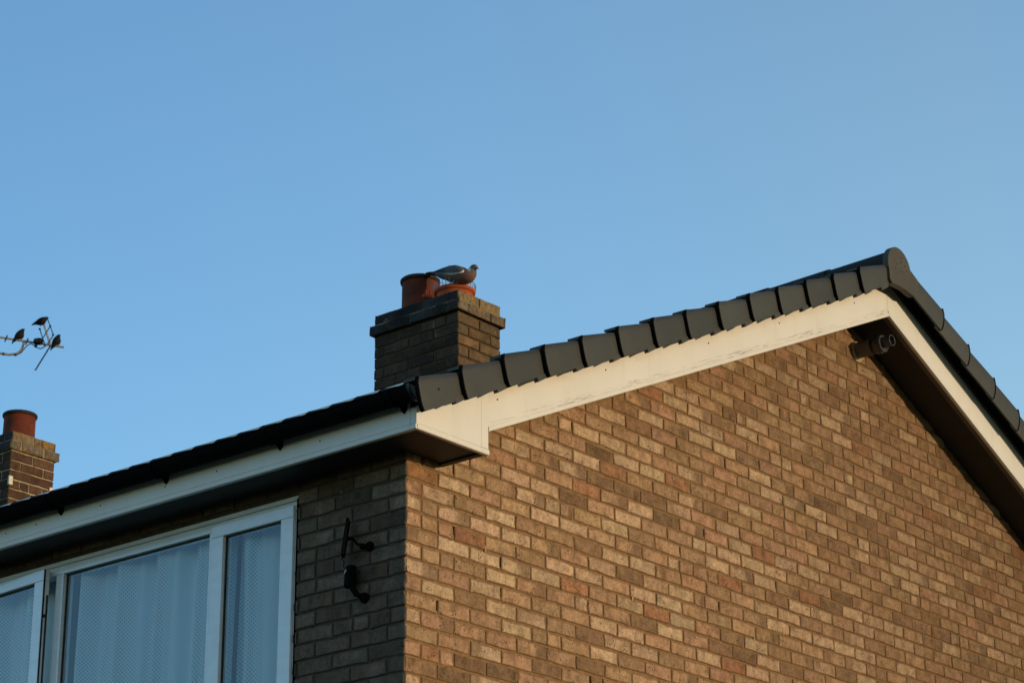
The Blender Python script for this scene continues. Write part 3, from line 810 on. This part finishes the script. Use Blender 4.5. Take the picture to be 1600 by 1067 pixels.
# net curtains
def curtain(xa, xb, seed):
    rng = random.Random(seed); mb = MB(); nx = int((xb - xa) / 0.006); nz = 46; P = []
    ph = [rng.uniform(0, 6) for _ in range(6)]
    for j in range(nz + 1):
        z = z1 + 0.02 + (z0 - 0.02 - z1) * j / nz
        s = 0; prev = None
        for i in range(nx + 1):
            x = xa + (xb - xa) * i / nx
            dr = 0.02 * sin(3 * z + ph[4])
            y = 0.115 + 0.030 * sin(2 * pi * (x + dr) / 0.31 + ph[0]) + 0.018 * sin(2 * pi * (x + dr * 0.5) / 0.137 + ph[1]) + 0.009 * sin(2 * pi * x / 0.071 + ph[2]) * (0.4 + 0.6 * sin(2 * z + ph[3]) ** 2)
            if prev is not None: s += hypot(x - prev[0], y - prev[1])
            prev = (x, y)
            g_ = sin(2 * pi * (x + dr) / 0.31 + ph[0] + 0.8) + 0.5 * sin(2 * pi * x / 0.9 + ph[5])
            plain = max(0.0, min(1.0, (0.95 - g_) * 3))
            P.append(((x, y, z), (s, z, plain, 1)))
    b0 = len(mb.v); n = nx + 1
    for p, c in P: mb.v.append(p); mb.c.append(c); mb.l.append(0.0)
    for j in range(nz):
        for i in range(nx): mb.f.append((j * n + i, j * n + i + 1, (j + 1) * n + i + 1, (j + 1) * n + i))
    o = mb.build("net_curtain", M_net, smooth=True); o.parent = window
curtain(-2.352, -1.24, 3)
curtain(-1.215, -0.70, 8)
curtain(-3.12, -2.45, 5)

# ------------------------------------------------------------------ chimneys
def chimney(parent, xr, yf, w, d, ztop, seed, mort, brick_side, brick_front, top_r, top_f, pal_f, pal_r, zbot, course=0.077, name="chimney"):
    """stack of brick courses, an oversailing course and one set-back course on top; origin in world coordinates"""
    rng = random.Random(seed); xl = xr - w; yb = yf + d
    base = MB(); base.box(xl + 0.008, xr - 0.008, yf + 0.008, yb - 0.008, zbot, ztop - 0.012)
    base.box(xl - 0.018, xr + 0.018, yf - 0.018, yb + 0.018, ztop - 0.157, ztop - 0.088)
    stack = keep(base.build(name, mort), parent)
    def faces(mf, mr, z, h, m, off, pf, pr):
        rg = rng
        o = off
        brick_course(mf, Vector((xr + o, yf - o, 0)), Vector((-1, 0, 0)), Vector((0, -1, 0)), 0, w + 2 * o, z, 0.215 if m % 2 else 0.1025, rg, pf, m, course=h, wob=0.0018)
        brick_course(mr, Vector((xr + o, yf - o, 0)), Vector((0, 1, 0)), Vector((1, 0, 0)), 0, d + 2 * o, z, 0.1025 if m % 2 else 0.215, rg, pr, m, course=h, wob=0.0018)
        brick_course(mf, Vector((xl - o, yb + o, 0)), Vector((1, 0, 0)), Vector((0, 1, 0)), 0, w + 2 * o, z, 0.215 if m % 2 else 0.1025, rg, pf, m, course=h, wob=0.0018)
        brick_course(mf, Vector((xl - o, yb + o, 0)), Vector((0, -1, 0)), Vector((-1, 0, 0)), 0, d + 2 * o, z, 0.1025 if m % 2 else 0.215, rg, pf, m, course=h, wob=0.0018)
    mf, mr = MB(), MB(); z = ztop - 0.165 - course; m = 0
    while z > zbot:
        faces(mf, mr, z, course, m, 0.0, pal_f, pal_r); z -= course; m += 1
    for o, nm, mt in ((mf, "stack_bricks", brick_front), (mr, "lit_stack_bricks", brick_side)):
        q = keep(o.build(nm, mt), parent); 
    mf, mr = MB(), MB()
    blue = tinted((0.034, 0.037, 0.041), 0.6, 1.4)  # faces in shade painted near black; the lit side gets a paler tone
    blr = tinted((0.17, 0.145, 0.12), 0.7, 1.2)
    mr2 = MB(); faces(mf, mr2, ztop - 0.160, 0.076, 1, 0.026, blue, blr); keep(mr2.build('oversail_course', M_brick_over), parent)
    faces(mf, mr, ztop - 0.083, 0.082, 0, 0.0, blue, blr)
    keep(mf.build("top_courses", top_f), parent); keep(mr.build("lichened_top_courses", top_r), parent)
    # tops of the projecting courses and mortar flaunching
    fl = MB(); fl.box(xl - 0.019, xr + 0.019, yf - 0.019, yb + 0.019, ztop - 0.092, ztop - 0.0845)
    nx, ny = 16, 10; rr = random.Random(seed + 1); P = []
    for j in range(ny + 1):
        for i in range(nx + 1):
            a, b_ = i / nx, j / ny
            e = min(a, 1 - a, b_, 1 - b_) * 2
            P.append((xl + 0.004 + (w - 0.008) * a, yf + 0.004 + (d - 0.008) * b_, ztop - 0.012 + 0.05 * min(1, e * 1.6) + rr.uniform(-0.004, 0.004)))
    fl.add(P, [(j * (nx + 1) + i, j * (nx + 1) + i + 1, (j + 1) * (nx + 1) + i + 1, (j + 1) * (nx + 1) + i) for j in range(ny) for i in range(nx)])
    keep(fl.build("flaunching", M_flaunch, smooth=False), parent)
    return stack

def pot(parent, c, r, zrim, h, mat, rim_mat, body=0.93):
    mb = MB(); rb = r * body - 0.004
    prof = [(rb * 1.02, zrim - h), (rb, zrim - 0.034), (rb + 0.001, zrim - 0.030)]
    mb.lathe(prof, (c[0], c[1], 0), 56)
    mb.lathe([(rb - 0.016, zrim - 0.01), (rb - 0.016, zrim - h)], (c[0], c[1], 0), 56)
    o = keep(mb.build("chimney_pot", mat, angle=50), parent)
    mb = MB(); mb.lathe([(rb, zrim - 0.031), (r - 0.003, zrim - 0.027), (r, zrim - 0.017), (r - 0.001, zrim - 0.006), (r - 0.008, zrim), (r - 0.022, zrim + 0.001), (rb - 0.016, zrim - 0.010)], (c[0], c[1], 0), 56)
    keep(mb.build("pot_rim", rim_mat, angle=60), o)
    return o

def tinted(c, lo, hi, r0=0.12, r1=0.8):
    def f(m, i, a, b, r):
        k = r.uniform(lo, hi); return tuple(v * k * r.uniform(0.96, 1.04) for v in c), r.uniform(r0, r1)
    return f
pal_shaded = tinted((0.066, 0.047, 0.034), 0.6, 1.3)  # shaded stack faces: shade put into darker bricks than the lit face
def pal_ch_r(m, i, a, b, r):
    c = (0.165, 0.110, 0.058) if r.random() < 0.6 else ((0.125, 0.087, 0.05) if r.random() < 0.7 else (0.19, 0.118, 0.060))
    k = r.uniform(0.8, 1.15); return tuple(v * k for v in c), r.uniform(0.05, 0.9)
ch = chimney(house, -2.63, 3.40, 0.755, 0.435, 2.722, 5, M_mortar_ch, M_brick_ch, M_brick_ch, M_brick_lichen, M_brick_blue, pal_shaded, pal_ch_r, 1.6)
p1 = pot(ch, (-3.167, 3.62), 0.140, 2.981 + 0.012, 0.30, M_pot, M_pot_rim)
p2 = pot(ch, (-2.852, 3.62), 0.143, 2.818 + 0.012, 0.12, M_pot_new, M_pot_new, 0.90)

# neighbour in the same terrace, mostly out of the frame: its chimney shows over the eaves
nb = empty("neighbouring_house", (-9, 0, GZ), "next house along, only its lichened brick chimney showing above the gutter at the left edge", "house")
mb = MB()
for a, b_, c, d in ((XW - 6.4, XW - 0.01, 0.002, 0.1), (XW - 6.4, XW - 0.01, 7.9, 7.998)): mb.box(a, b_, c, d, GZ, 0.11)
mb.box(XW - 6.4, XW - 6.3, 0.1, 7.9, GZ, 0.11)
mb.col = (0.14, 0.11, 0.085, 0.5); mb.c = [mb.col] * len(mb.v)
keep(mb.build("wall", M_brick_shade), nb)
mb = MB(); rng = random.Random(31)
for m in range(-65, 2):
    brick_course(mb, Vector((XW - 0.005, -0.004, 0)), Vector((-1, 0, 0)), Vector((0, -1, 0)), 0.0, 6.38, 0.075 * m, 0.215 if m % 2 else 0.1025, rng, front_palette, m)
keep(mb.build("wall_bricks", M_brick_shade), nb)
pal_n = tinted((0.115, 0.065, 0.045), 0.75, 1.2)
ch2 = chimney(nb, -7.25, 3.40, 0.755, 0.435, 2.775, 9, M_mortar_pale, M_brick_ch, M_brick_ch, M_brick_lichen, M_brick_blue, pal_shaded, pal_n, 1.6)
p3 = pot(ch2, (-7.453, 3.62), 0.139, 2.995 + 0.012, 0.27, M_pot, M_pot_rim)
for (y, z, h) in ((3.397, 2.33, 0.07), (3.80, 2.33, 0.07)):
    mb = MB(); mb.box(-7.262, -7.2455, y, y + 0.035, z, z + h)
    keep(mb.build("lime_patch", mat_plain("lime_patch", (0.75, 0.68, 0.52), 0.9)), nb)

# ------------------------------------------------------------------ flue
flue = empty("flue_pipe", (0, 4.066, 1.803), "grey boiler flue sticking out of the brick gable just below the roof apex", "flue pipe")
fc = (0, 4.066, 1.803); AX = Vector((1, 0, 0))
mb = MB(); rg = random.Random(3)
ringv = []
for rr_, xx in ((0.066, -0.004), (0.062, 0.004), (0.040, 0.006)):
    ringv.append([(xx, fc[1] + 0.004 + rr_ * (1.05 + 0.09 * sin(3 * t + 1)) * cos(t), fc[2] - 0.006 + rr_ * (1.08 + 0.12 * sin(2 * t)) * sin(t)) for t in [2 * pi * k / 32 for k in range(32)]])
mb.loft(ringv); keep(mb.build("wall_seal", M_sealant, smooth=True), flue)
mb = MB(); mb.lathe([(0.0495, 0.0), (0.0495, 0.082), (0.052, 0.084), (0.052, 0.092), (0.0495, 0.094), (0.0495, 0.108)], fc, 48, AX, True)
keep(mb.build("outer_pipe", M_flue, angle=40), flue)
mb = MB(); mb.lathe([(0.046, 0.108), (0.046, 0.132)], fc, 48, AX, True); keep(mb.build("air_gap", M_black, angle=40), flue)
mb = MB(); mb.lathe([(0.0, 0.132), (0.052, 0.132), (0.0545, 0.136), (0.0535, 0.182), (0.051, 0.185), (0.045, 0.185), (0.043, 0.179), (0.0, 0.179)], fc, 48, AX)
keep(mb.build("terminal", M_flue_dark, angle=40), flue)
mb = MB(); mb.lathe([(0.0512, 0.1852), (0.0495, 0.1864), (0.0478, 0.1852)], fc, 48, AX); keep(mb.build("terminal_edge", M_flue_edge), flue)
ic = (0, 4.072, 1.812)
mb = MB(); mb.lathe([(0.034, 0.176), (0.034, 0.240), (0.0305, 0.240), (0.0305, 0.15), (0.0, 0.15)], ic, 40, AX); keep(mb.build("inner_pipe", M_flue_dark, angle=40), flue)
mb = MB(); mb.lathe([(0.0342, 0.2402), (0.0322, 0.2414), (0.0303, 0.2402)], ic, 40, AX); keep(mb.build("pipe_edge", M_flue_edge), flue)
mb = MB(); mb.lathe([(0.004, 0), (0.004, 0.008), (0.002, 0.009)], (0.172, 4.058, 1.7475), 8, (0, -0.3, -1), True); keep(mb.build("screw", M_flue_edge), flue)

# ------------------------------------------------------------------ solar panel and security camera on the front wall
sol = empty("solar_panel", (-0.20, 0, -0.288), "small black solar panel seen edge-on, on a ball bracket above the security camera", "solar panel")
ctr = Vector((-0.324, -0.052, -0.2385)); nrm = Vector((-0.75, -0.58, 0.12)).normalized()
vdir = (ctr - CAM).normalized()
e2 = Vector((-0.06, 0, 1)); e2 = (e2 - nrm * e2.dot(nrm)).normalized(); e1 = e2.cross(nrm).normalized()
def slab(mb, c, a, b_, n, ha, hb, hn):
    v = [c + a * sa * ha + b_ * sb * hb + n * sn * hn for sa in (-1, 1) for sb in (-1, 1) for sn in (-1, 1)]
    mb.add(v, [(0, 1, 3, 2), (4, 6, 7, 5), (0, 4, 5, 1), (2, 3, 7, 6), (0, 2, 6, 4), (1, 5, 7, 3)])
mb = MB(); slab(mb, ctr, e1, e2, nrm, 0.034, 0.086, 0.007); keep(mb.build("panel_frame", M_gutter, bevel=0.002), sol)
mb = MB(); slab(mb, ctr + nrm * 0.0076, e1, e2, nrm, 0.030, 0.081, 0.0005); keep(mb.build("solar_cells", M_solar), sol)
mb = MB(); mb.tube([ctr - nrm * 0.004, ctr - nrm * 0.02 + Vector((0.012, 0.01, -0.004)), Vector((-0.262, -0.034, -0.278)), Vector((-0.228, -0.020, -0.285))], [0.011, 0.006, 0.006, 0.009], 12)
mb.lathe([(0.0, 0), (0.012, 0.003), (0.016, 0.012), (0.012, 0.021), (0.0, 0.024)], (-0.236, -0.018, -0.286), 16, (-1, -0.4, 0))
mb.lathe([(0.022, 0.0), (0.022, 0.010), (0.014, 0.018), (0.0, 0.020)], (-0.216, 0.0, -0.287), 24, (0, -1, 0))
keep(mb.build("ball_bracket", M_gutter, angle=45), sol)
mb = MB(); pts = [ctr - e2 * 0.080, ctr - e2 * 0.094 + Vector((-0.006, 0, -0.004)), Vector((-0.352, -0.030, -0.340)), Vector((-0.356, -0.028, -0.362)), Vector((-0.345, -0.030, -0.376)), Vector((-0.325, -0.034, -0.380))]
mb.tube(pts, 0.0022, 6); keep(mb.build("cable", M_gutter), sol)

cc = empty("security_camera", (-0.25, 0, -0.50), "small black security camera fixed to the dark brick beside the window", "camera")
mb = MB()
slab(mb, Vector((-0.305, -0.036, -0.4215)), Vector((0.94, -0.34, 0.0)).normalized(), Vector((0.05, 0, 1)).normalized(), Vector((0.34, 0.94, 0)).normalized(), 0.028, 0.052, 0.022)
keep(mb.build("camera_body", M_gutter, bevel=0.012), cc)
mb = MB(); mb.lathe([(0.0, 0.0), (0.014, 0.0), (0.014, 0.004), (0.010, 0.0055), (0.0, 0.0055)], (-0.314, -0.0585, -0.398), 20, (-0.34, -0.94, 0)); keep(mb.build("lens", M_lens, angle=40), cc)
mb = MB()
mb.tube([(-0.292, -0.036, -0.470), (-0.284, -0.036, -0.488), (-0.268, -0.034, -0.508)], [0.017, 0.013, 0.013], 14)
mb.lathe([(0.0, -0.014), (0.010, -0.010), (0.015, 0.0), (0.010, 0.010), (0.0, 0.014)], (-0.268, -0.036, -0.508), 16, (1, 0, 0))
mb.tube([(-0.266, -0.034, -0.510), (-0.250, -0.012, -0.522)], [0.011, 0.013], 12)
mb.lathe([(0.025, 0.0), (0.025, 0.010), (0.017, 0.018), (0.0, 0.020)], (-0.243, 0.0, -0.525), 24, (0, -1, 0))
keep(mb.build("wall_mount", M_gutter, angle=45), cc)

# ------------------------------------------------------------------ wood pigeon on the right-hand pot
pg = empty("wood_pigeon", (-2.80, 3.55, 2.83), "wood pigeon with pink breast and white neck patch perched on the orange chimney pot", "bird")
TOP = [(-3.034, 2.989), (-2.955, 2.974), (-2.856, 2.970), (-2.78, 2.964), (-2.712, 2.945), (-2.674, 2.928), (-2.656, 2.936), (-2.640, 2.9385), (-2.626, 2.937), (-2.610, 2.929), (-2.598, 2.918), (-2.590, 2.902)]
BOT = [(-3.033, 2.978), (-2.951, 2.945), (-2.878, 2.897), (-2.818, 2.862), (-2.761, 2.838), (-2.705, 2.823), (-2.675, 2.822), (-2.649, 2.830), (-2.630, 2.848), (-2.618, 2.872), (-2.612, 2.884), (-2.600, 2.892)]
def lerp_curve(L, x):
    for (a, za), (b, zb) in zip(L, L[1:]):
        if x <= b: return za + (zb - za) * max(0, (x - a)) / (b - a)
    return L[-1][1]
# spine stations: centre, half height, half width (built along a spine so the neck turns up into the head)
stations = [  # (x, z, hx-direction angle deg, half height, half width)
    (-3.036, 2.984, 0, 0.004, 0.026), (-3.00, 2.975, 0, 0.010, 0.034), (-2.96, 2.962, 0, 0.015, 0.036), (-2.92, 2.944, 0, 0.027, 0.042),
    (-2.87, 2.930, -2, 0.040, 0.056), (-2.82, 2.914, -4, 0.052, 0.068), (-2.77, 2.900, -6, 0.060, 0.076), (-2.72, 2.885, -2, 0.062, 0.077),
    (-2.685, 2.877, 10, 0.057, 0.068), (-2.660, 2.876, 28, 0.048, 0.056), (-2.644, 2.884, 50, 0.038, 0.044), (-2.634, 2.897, 62, 0.029, 0.033),
    (-2.628, 2.908, 58, 0.0245, 0.026), (-2.620, 2.916, 35, 0.0235, 0.0235), (-2.608, 2.916, 5, 0.020, 0.0205), (-2.597, 2.911, -15, 0.013, 0.0135), (-2.592, 2.907, -20, 0.006, 0.006)]
mb = MB(); nseg = 24; rings = []; colr = []
for k, (x, z, an, hh, hw) in enumerate(stations):
    an = radians(an); ring = []
    for q in range(nseg):
        t = 2 * pi * q / nseg
        up = cos(t) * hh; side = sin(t) * hw * (0.9 if 4 <= k <= 9 else 1.0)
        if 3 <= k <= 8: side *= (1.0 - 0.12 * cos(t))
        ring.append((x - sin(an) * up, 3.55 + side, z + cos(an) * up))
        g_ = cos(t)
        if k <= 1: c = (0.015, 0.015, 0.018)
        elif k <= 2: c = (0.035, 0.037, 0.042)
        elif k <= 4: c = (0.078, 0.082, 0.090)
        elif k <= 8: c = (0.070, 0.066, 0.066) if g_ > 0.1 else (0.15, 0.085, 0.07)
        elif k <= 9: c = (0.19, 0.095, 0.072)
        elif k <= 10: c = (0.20, 0.10, 0.078)
        elif k == 11: c = (0.62, 0.62, 0.6) if abs(sin(t)) > 0.45 and g_ > -0.5 else (0.08, 0.11, 0.09)
        else: c = (0.085, 0.092, 0.085)
        colr.append((*c, 1))
    rings.append(ring)
mb.loft(rings); mb.c = colr
keep(mb.build("body", M_feather, smooth=True), pg)
for s in (-1, 1):           # folded wings with the white edge
    W = [(-2.985, 2.972, 0.004, 0.018), (-2.93, 2.962, 0.012, 0.030), (-2.86, 2.943, 0.026, 0.050), (-2.79, 2.924, 0.038, 0.067), (-2.73, 2.908, 0.040, 0.076), (-2.685, 2.897, 0.030, 0.071), (-2.665, 2.892, 0.014, 0.060)]
    mb = MB(); rings = []; cl = []
    for k, (x, z, hh, yo) in enumerate(W):
        r = []
        for q in range(14):
            t = 2 * pi * q / 14
            zz = z + cos(t) * hh; yyv = yo * (0.97 - 0.20 * max(0, cos(t))) + 0.010 * sin(t)
            r.append((x - 0.006 * cos(t), 3.55 + s * yyv, zz))
            c = (0.080, 0.078, 0.078) if k > 2 else (0.022, 0.023, 0.026)
            if 2 <= k <= 6 and cos(t) < -0.75: c = (0.72, 0.72, 0.70)
            cl.append((*c, 1))
        rings.append(r)
    mb.loft(rings); mb.c = cl
    keep(mb.build("wing", M_feather, smooth=True), pg)
    mb = MB(); mb.lathe([(0, -0.0015), (0.003, -0.0005), (0.0035, 0.001), (0.002, 0.0025), (0, 0.003)], (-2.611, 3.55 + s * 0.0195, 2.922), 12, (0, s, 0)); keep(mb.build("eye", M_eye), pg)
    mb = MB(); mb.tube([(-2.775 + 0.03 * s, 3.55 + s * 0.025, 2.852), (-2.772 + 0.03 * s, 3.55 + s * 0.026, 2.833)], 0.0035, 6)
    for tx, ty in ((0.03, 0), (0.026, 0.012), (0.026, -0.012), (-0.02, 0)):
        mb.tube([(-2.772 + 0.03 * s, 3.55 + s * 0.026, 2.8345), (-2.772 + 0.03 * s + tx, 3.55 + s * 0.026 + ty, 2.833)], 0.0028, 6)
    keep(mb.build("leg", M_beak), pg)
mb = MB(); mb.tube([(-2.597, 3.55, 2.909), (-2.586, 3.55, 2.902), (-2.577, 3.55, 2.894), (-2.574, 3.55, 2.889)], [0.0062, 0.0048, 0.003, 0.001], 8); keep(mb.build("beak", M_beak, smooth=True), pg)

# wire guard in the pot under the pigeon
wg = empty("wire_guard", (-2.852, 3.62, 2.83), "bent wire guard fixed round the top of the orange chimney pot under the pigeon", "wire guard")
mb = MB(); cx, cy = -2.852, 3.62
for k in range(34):
    a = 2 * pi * k / 34; c_, s_a = cos(a), sin(a)
    mb.tube([(cx + 0.142 * c_, cy + 0.142 * s_a, 2.824), (cx + 0.144 * c_, cy + 0.144 * s_a, 2.842), (cx + 0.144 * c_, cy + 0.146 * s_a, 2.860), (cx + 0.136 * c_, cy + 0.142 * s_a, 2.873)], 0.0024, 5)
for r_, z_ in ((0.144, 2.838),):
    mb.tube([(cx + r_ * cos(2 * pi * k / 28), cy + r_ * sin(2 * pi * k / 28), z_) for k in range(29)], 0.0017, 5)
keep(mb.build("wire_cage", M_wire), wg)

# ------------------------------------------------------------------ television aerial on the house behind, with starlings
def far(u, v, d=26.0):        # a point d metres deep, set out from the survey of the photograph
    return CAM + (-B_) * d + R_ * ((u - 800) / 3667.373 * d) + U_ * (-(v - 533.5) / 3667.373 * d)
back = empty("detached_house", (-16.5, 7.2, GZ), "detached house beyond the frame edge carrying the television aerial", "house")
mb = MB(); mb.box(-20, -13.4, 4.6, 10.4, GZ, 1.6); mb.c = [(0.2, 0.12, 0.08, 0.5)] * len(mb.v); keep(mb.build("wall", M_brick_shade), back)
mb = MB(); mb.prism([(4.2, 1.5), (7.5, 3.6), (10.8, 1.5), (10.8, 1.62), (7.5, 3.75), (4.2, 1.62)], -20.3, -13.3, 0); keep(mb.build("roof", M_tile), back)
ch3 = chimney(back, -13.6, 6.72, 0.60, 0.56, 4.6, 19, M_mortar_pale, M_brick_ch, M_brick_ch, M_brick_lichen, M_brick_blue, pal_shaded, pal_n, 2.9)
pot(ch3, (-13.9, 7.0), 0.139, 4.86, 0.25, M_pot, M_pot_rim)

ae = empty("tv_aerial", tuple(far(-60, 560)), "weather-worn aluminium television aerial with a cross-shaped reflector, three starlings perched on it", "aerial")
mb = MB(); mb.tube([far(-150, 503), far(0, 527), far(100, 542.5)], 0.013, 8); keep(mb.build("boom", M_alu, angle=40), ae)
mast = far(-118, 545)
mb = MB(); mb.tube([(mast.x, mast.y, 4.55), (mast.x, mast.y, mast.z - 0.1), tuple(mast), far(-60, 549), far(0, 552), far(14, 554), far(25, 553), far(31, 549.5), far(35, 544), far(37.5, 534)], 0.014, 8); keep(mb.build("mast_arm", M_alu, angle=40), ae)
mb = MB(); mb.tube([far(67, 502, 26.2), far(79, 540, 25.98)], 0.012, 6); keep(mb.build("reflector_bar", M_alu), ae)
mb = MB(); mb.tube([far(79, 540, 25.98), far(55, 578.5, 25.8)], 0.0085, 6); keep(mb.build("reflector_bar", M_black), ae)
mb = MB(); w_ = 0.006
for L in ([(73.5, 496, 26.1), (78.5, 509.5, 26.05), (83.5, 523.5, 25.9)], [(78.5, 509.5, 26.05), (66.5, 529, 25.9), (62, 536, 25.9)], [(83.5, 523.5, 25.9), (78, 532, 25.9), (74, 537, 25.9)], [(62, 513, 26.1), (66.5, 528, 26), (71, 540, 25.9)], [(73.5, 496, 26.1), (70, 503, 26.1)]):
    mb.tube([far(*p) for p in L], w_, 5)
for p in ((73.5, 496.5, 26.1), (78.5, 509.5, 26.05), (83, 523, 25.9), (62, 514, 26.1)):
    mb.tube([far(p[0] - 0.8, p[1] + 1.2, p[2]), far(p[0] + 0.8, p[1] - 1.2, p[2])], 0.012, 6)
keep(mb.build("reflector_wires", M_black), ae)
for (u, v) in ((9.5, 529), (42, 533.5), (-30, 522.5), (-70, 516), (-110, 510)):
    mb = MB(); mb.tube([far(u - 1.8, v + 4.5, 26.12), far(u + 1.8, v - 4.5, 25.88)], 0.008, 6); keep(mb.build("director", M_black), ae)
mb = MB(); q = far(60, 533.5)
mb.lathe([(0.0, -0.055), (0.030, -0.050), (0.040, -0.02), (0.042, 0.02), (0.032, 0.05), (0.0, 0.055)], q, 12, R_)
mb.tube([far(57, 536), far(55.5, 543)], [0.018, 0.014], 8)
keep(mb.build("dipole_box", M_black, smooth=True), ae)
mb = MB(); mb.tube([far(51, 538), far(56, 542), far(63, 545), (far(70, 541.5))], 0.006, 6); mb.tube([far(72, 541), far(66, 538), far(60, 536)], 0.006, 6); keep(mb.build("folded_dipole", M_black), ae)
mb = MB(); mb.tube([far(25, 555), far(33, 551), far(39, 543.5), far(44, 538.5), far(49, 537), far(55, 541)], 0.006, 6)
keep(mb.build("coaxial_cable", M_black), ae)
for u, v in ((5.5, 553), (24, 554)):
    mb = MB(); mb.tube([far(u - 1, v), far(u + 1, v)], 0.019, 8); keep(mb.build("cable_clip", M_black), ae)

def starling(name_label, u, v, lean, depth, face=1, size=1.0):
    """a small plump bird; (u, v) is where the feet grip, lean the body angle above level"""
    foot = far(u, v, depth); o = empty("starling", tuple(foot), name_label, "bird", "starlings on the aerial")
    ex = (R_ * face).normalized(); ez = Vector((0, 0, 1)); ey = ez.cross(ex).normalized()
    L = radians(lean); a = ex * cos(L) + ez * sin(L); n_ = -ex * sin(L) + ez * cos(L)
    st = [(-0.095, 0.0, 0.003, 0.012), (-0.065, 0.002, 0.006, 0.014), (-0.040, 0.003, 0.015, 0.020), (-0.012, 0.002, 0.028, 0.030), (0.018, 0.0, 0.035, 0.036), (0.045, 0.002, 0.034, 0.034),
          (0.066, 0.008, 0.025, 0.026), (0.080, 0.014, 0.0185, 0.019), (0.092, 0.016, 0.0165, 0.0165), (0.101, 0.015, 0.011, 0.011), (0.107, 0.013, 0.004, 0.004)]
    c0 = foot + ez * (0.052 * size) - a * 0.012
    mb = MB(); rings = []
    for s, off, hh, hw in st:
        p = c0 + a * s * size + n_ * off * size
        k_ = 1.28 if -0.06 < s < 0.085 else 1.1
        rings.append([p + n_ * cos(t) * hh * size * k_ + ey * sin(t) * hw * size * k_ for t in [2 * pi * k / 14 for k in range(14)]])
    mb.loft(rings); keep(mb.build("body", M_starling, smooth=True), o)
    h = c0 + a * 0.102 * size + n_ * 0.013 * size; hd = (a * 0.25 + ex * 0.95).normalized()
    mb = MB(); mb.tube([h - hd * 0.006, h + hd * 0.006 * size, h + hd * 0.016 * size], [0.0060, 0.0040, 0.001], 6); keep(mb.build("beak", M_starling), o)
    for sd in (-1, 1):
        mb = MB(); mb.tube([c0 + ey * sd * 0.014 - ez * 0.02 * size, foot + ey * sd * 0.014 + ez * 0.004], 0.004, 5); keep(mb.build("leg", M_starling), o)
        mb = MB(); rings = []
        for s, off, hh, wo in ((-0.085, 0.004, 0.003, 0.010), (-0.05, 0.006, 0.011, 0.018), (-0.01, 0.006, 0.020, 0.030), (0.03, 0.006, 0.022, 0.036), (0.052, 0.008, 0.012, 0.032)):
            p = c0 + a * s * size + n_ * off * size
            rings.append([p + n_ * cos(t) * hh * size + ey * sd * (wo * size + 0.004 * sin(t)) for t in [2 * pi * k / 10 for k in range(10)]])
        mb.loft(rings); keep(mb.build("wing", M_starling, smooth=True), o)
    return o
starling("black starling perched highest, on top of the aerial's reflector", 63, 509.5, 22, 26.15, 1, 0.98)
starling("black starling perched on the aerial boom, leftmost of the three birds", 29, 532.5, 50, 26.0, 1, 1.05)
starling("black starling sitting at the right tip of the aerial boom", 87, 542, 60, 26.0, 1, 1.03)

print("faces", sum(len(o.data.polygons) for o in bpy.data.objects if o.type == 'MESH'))
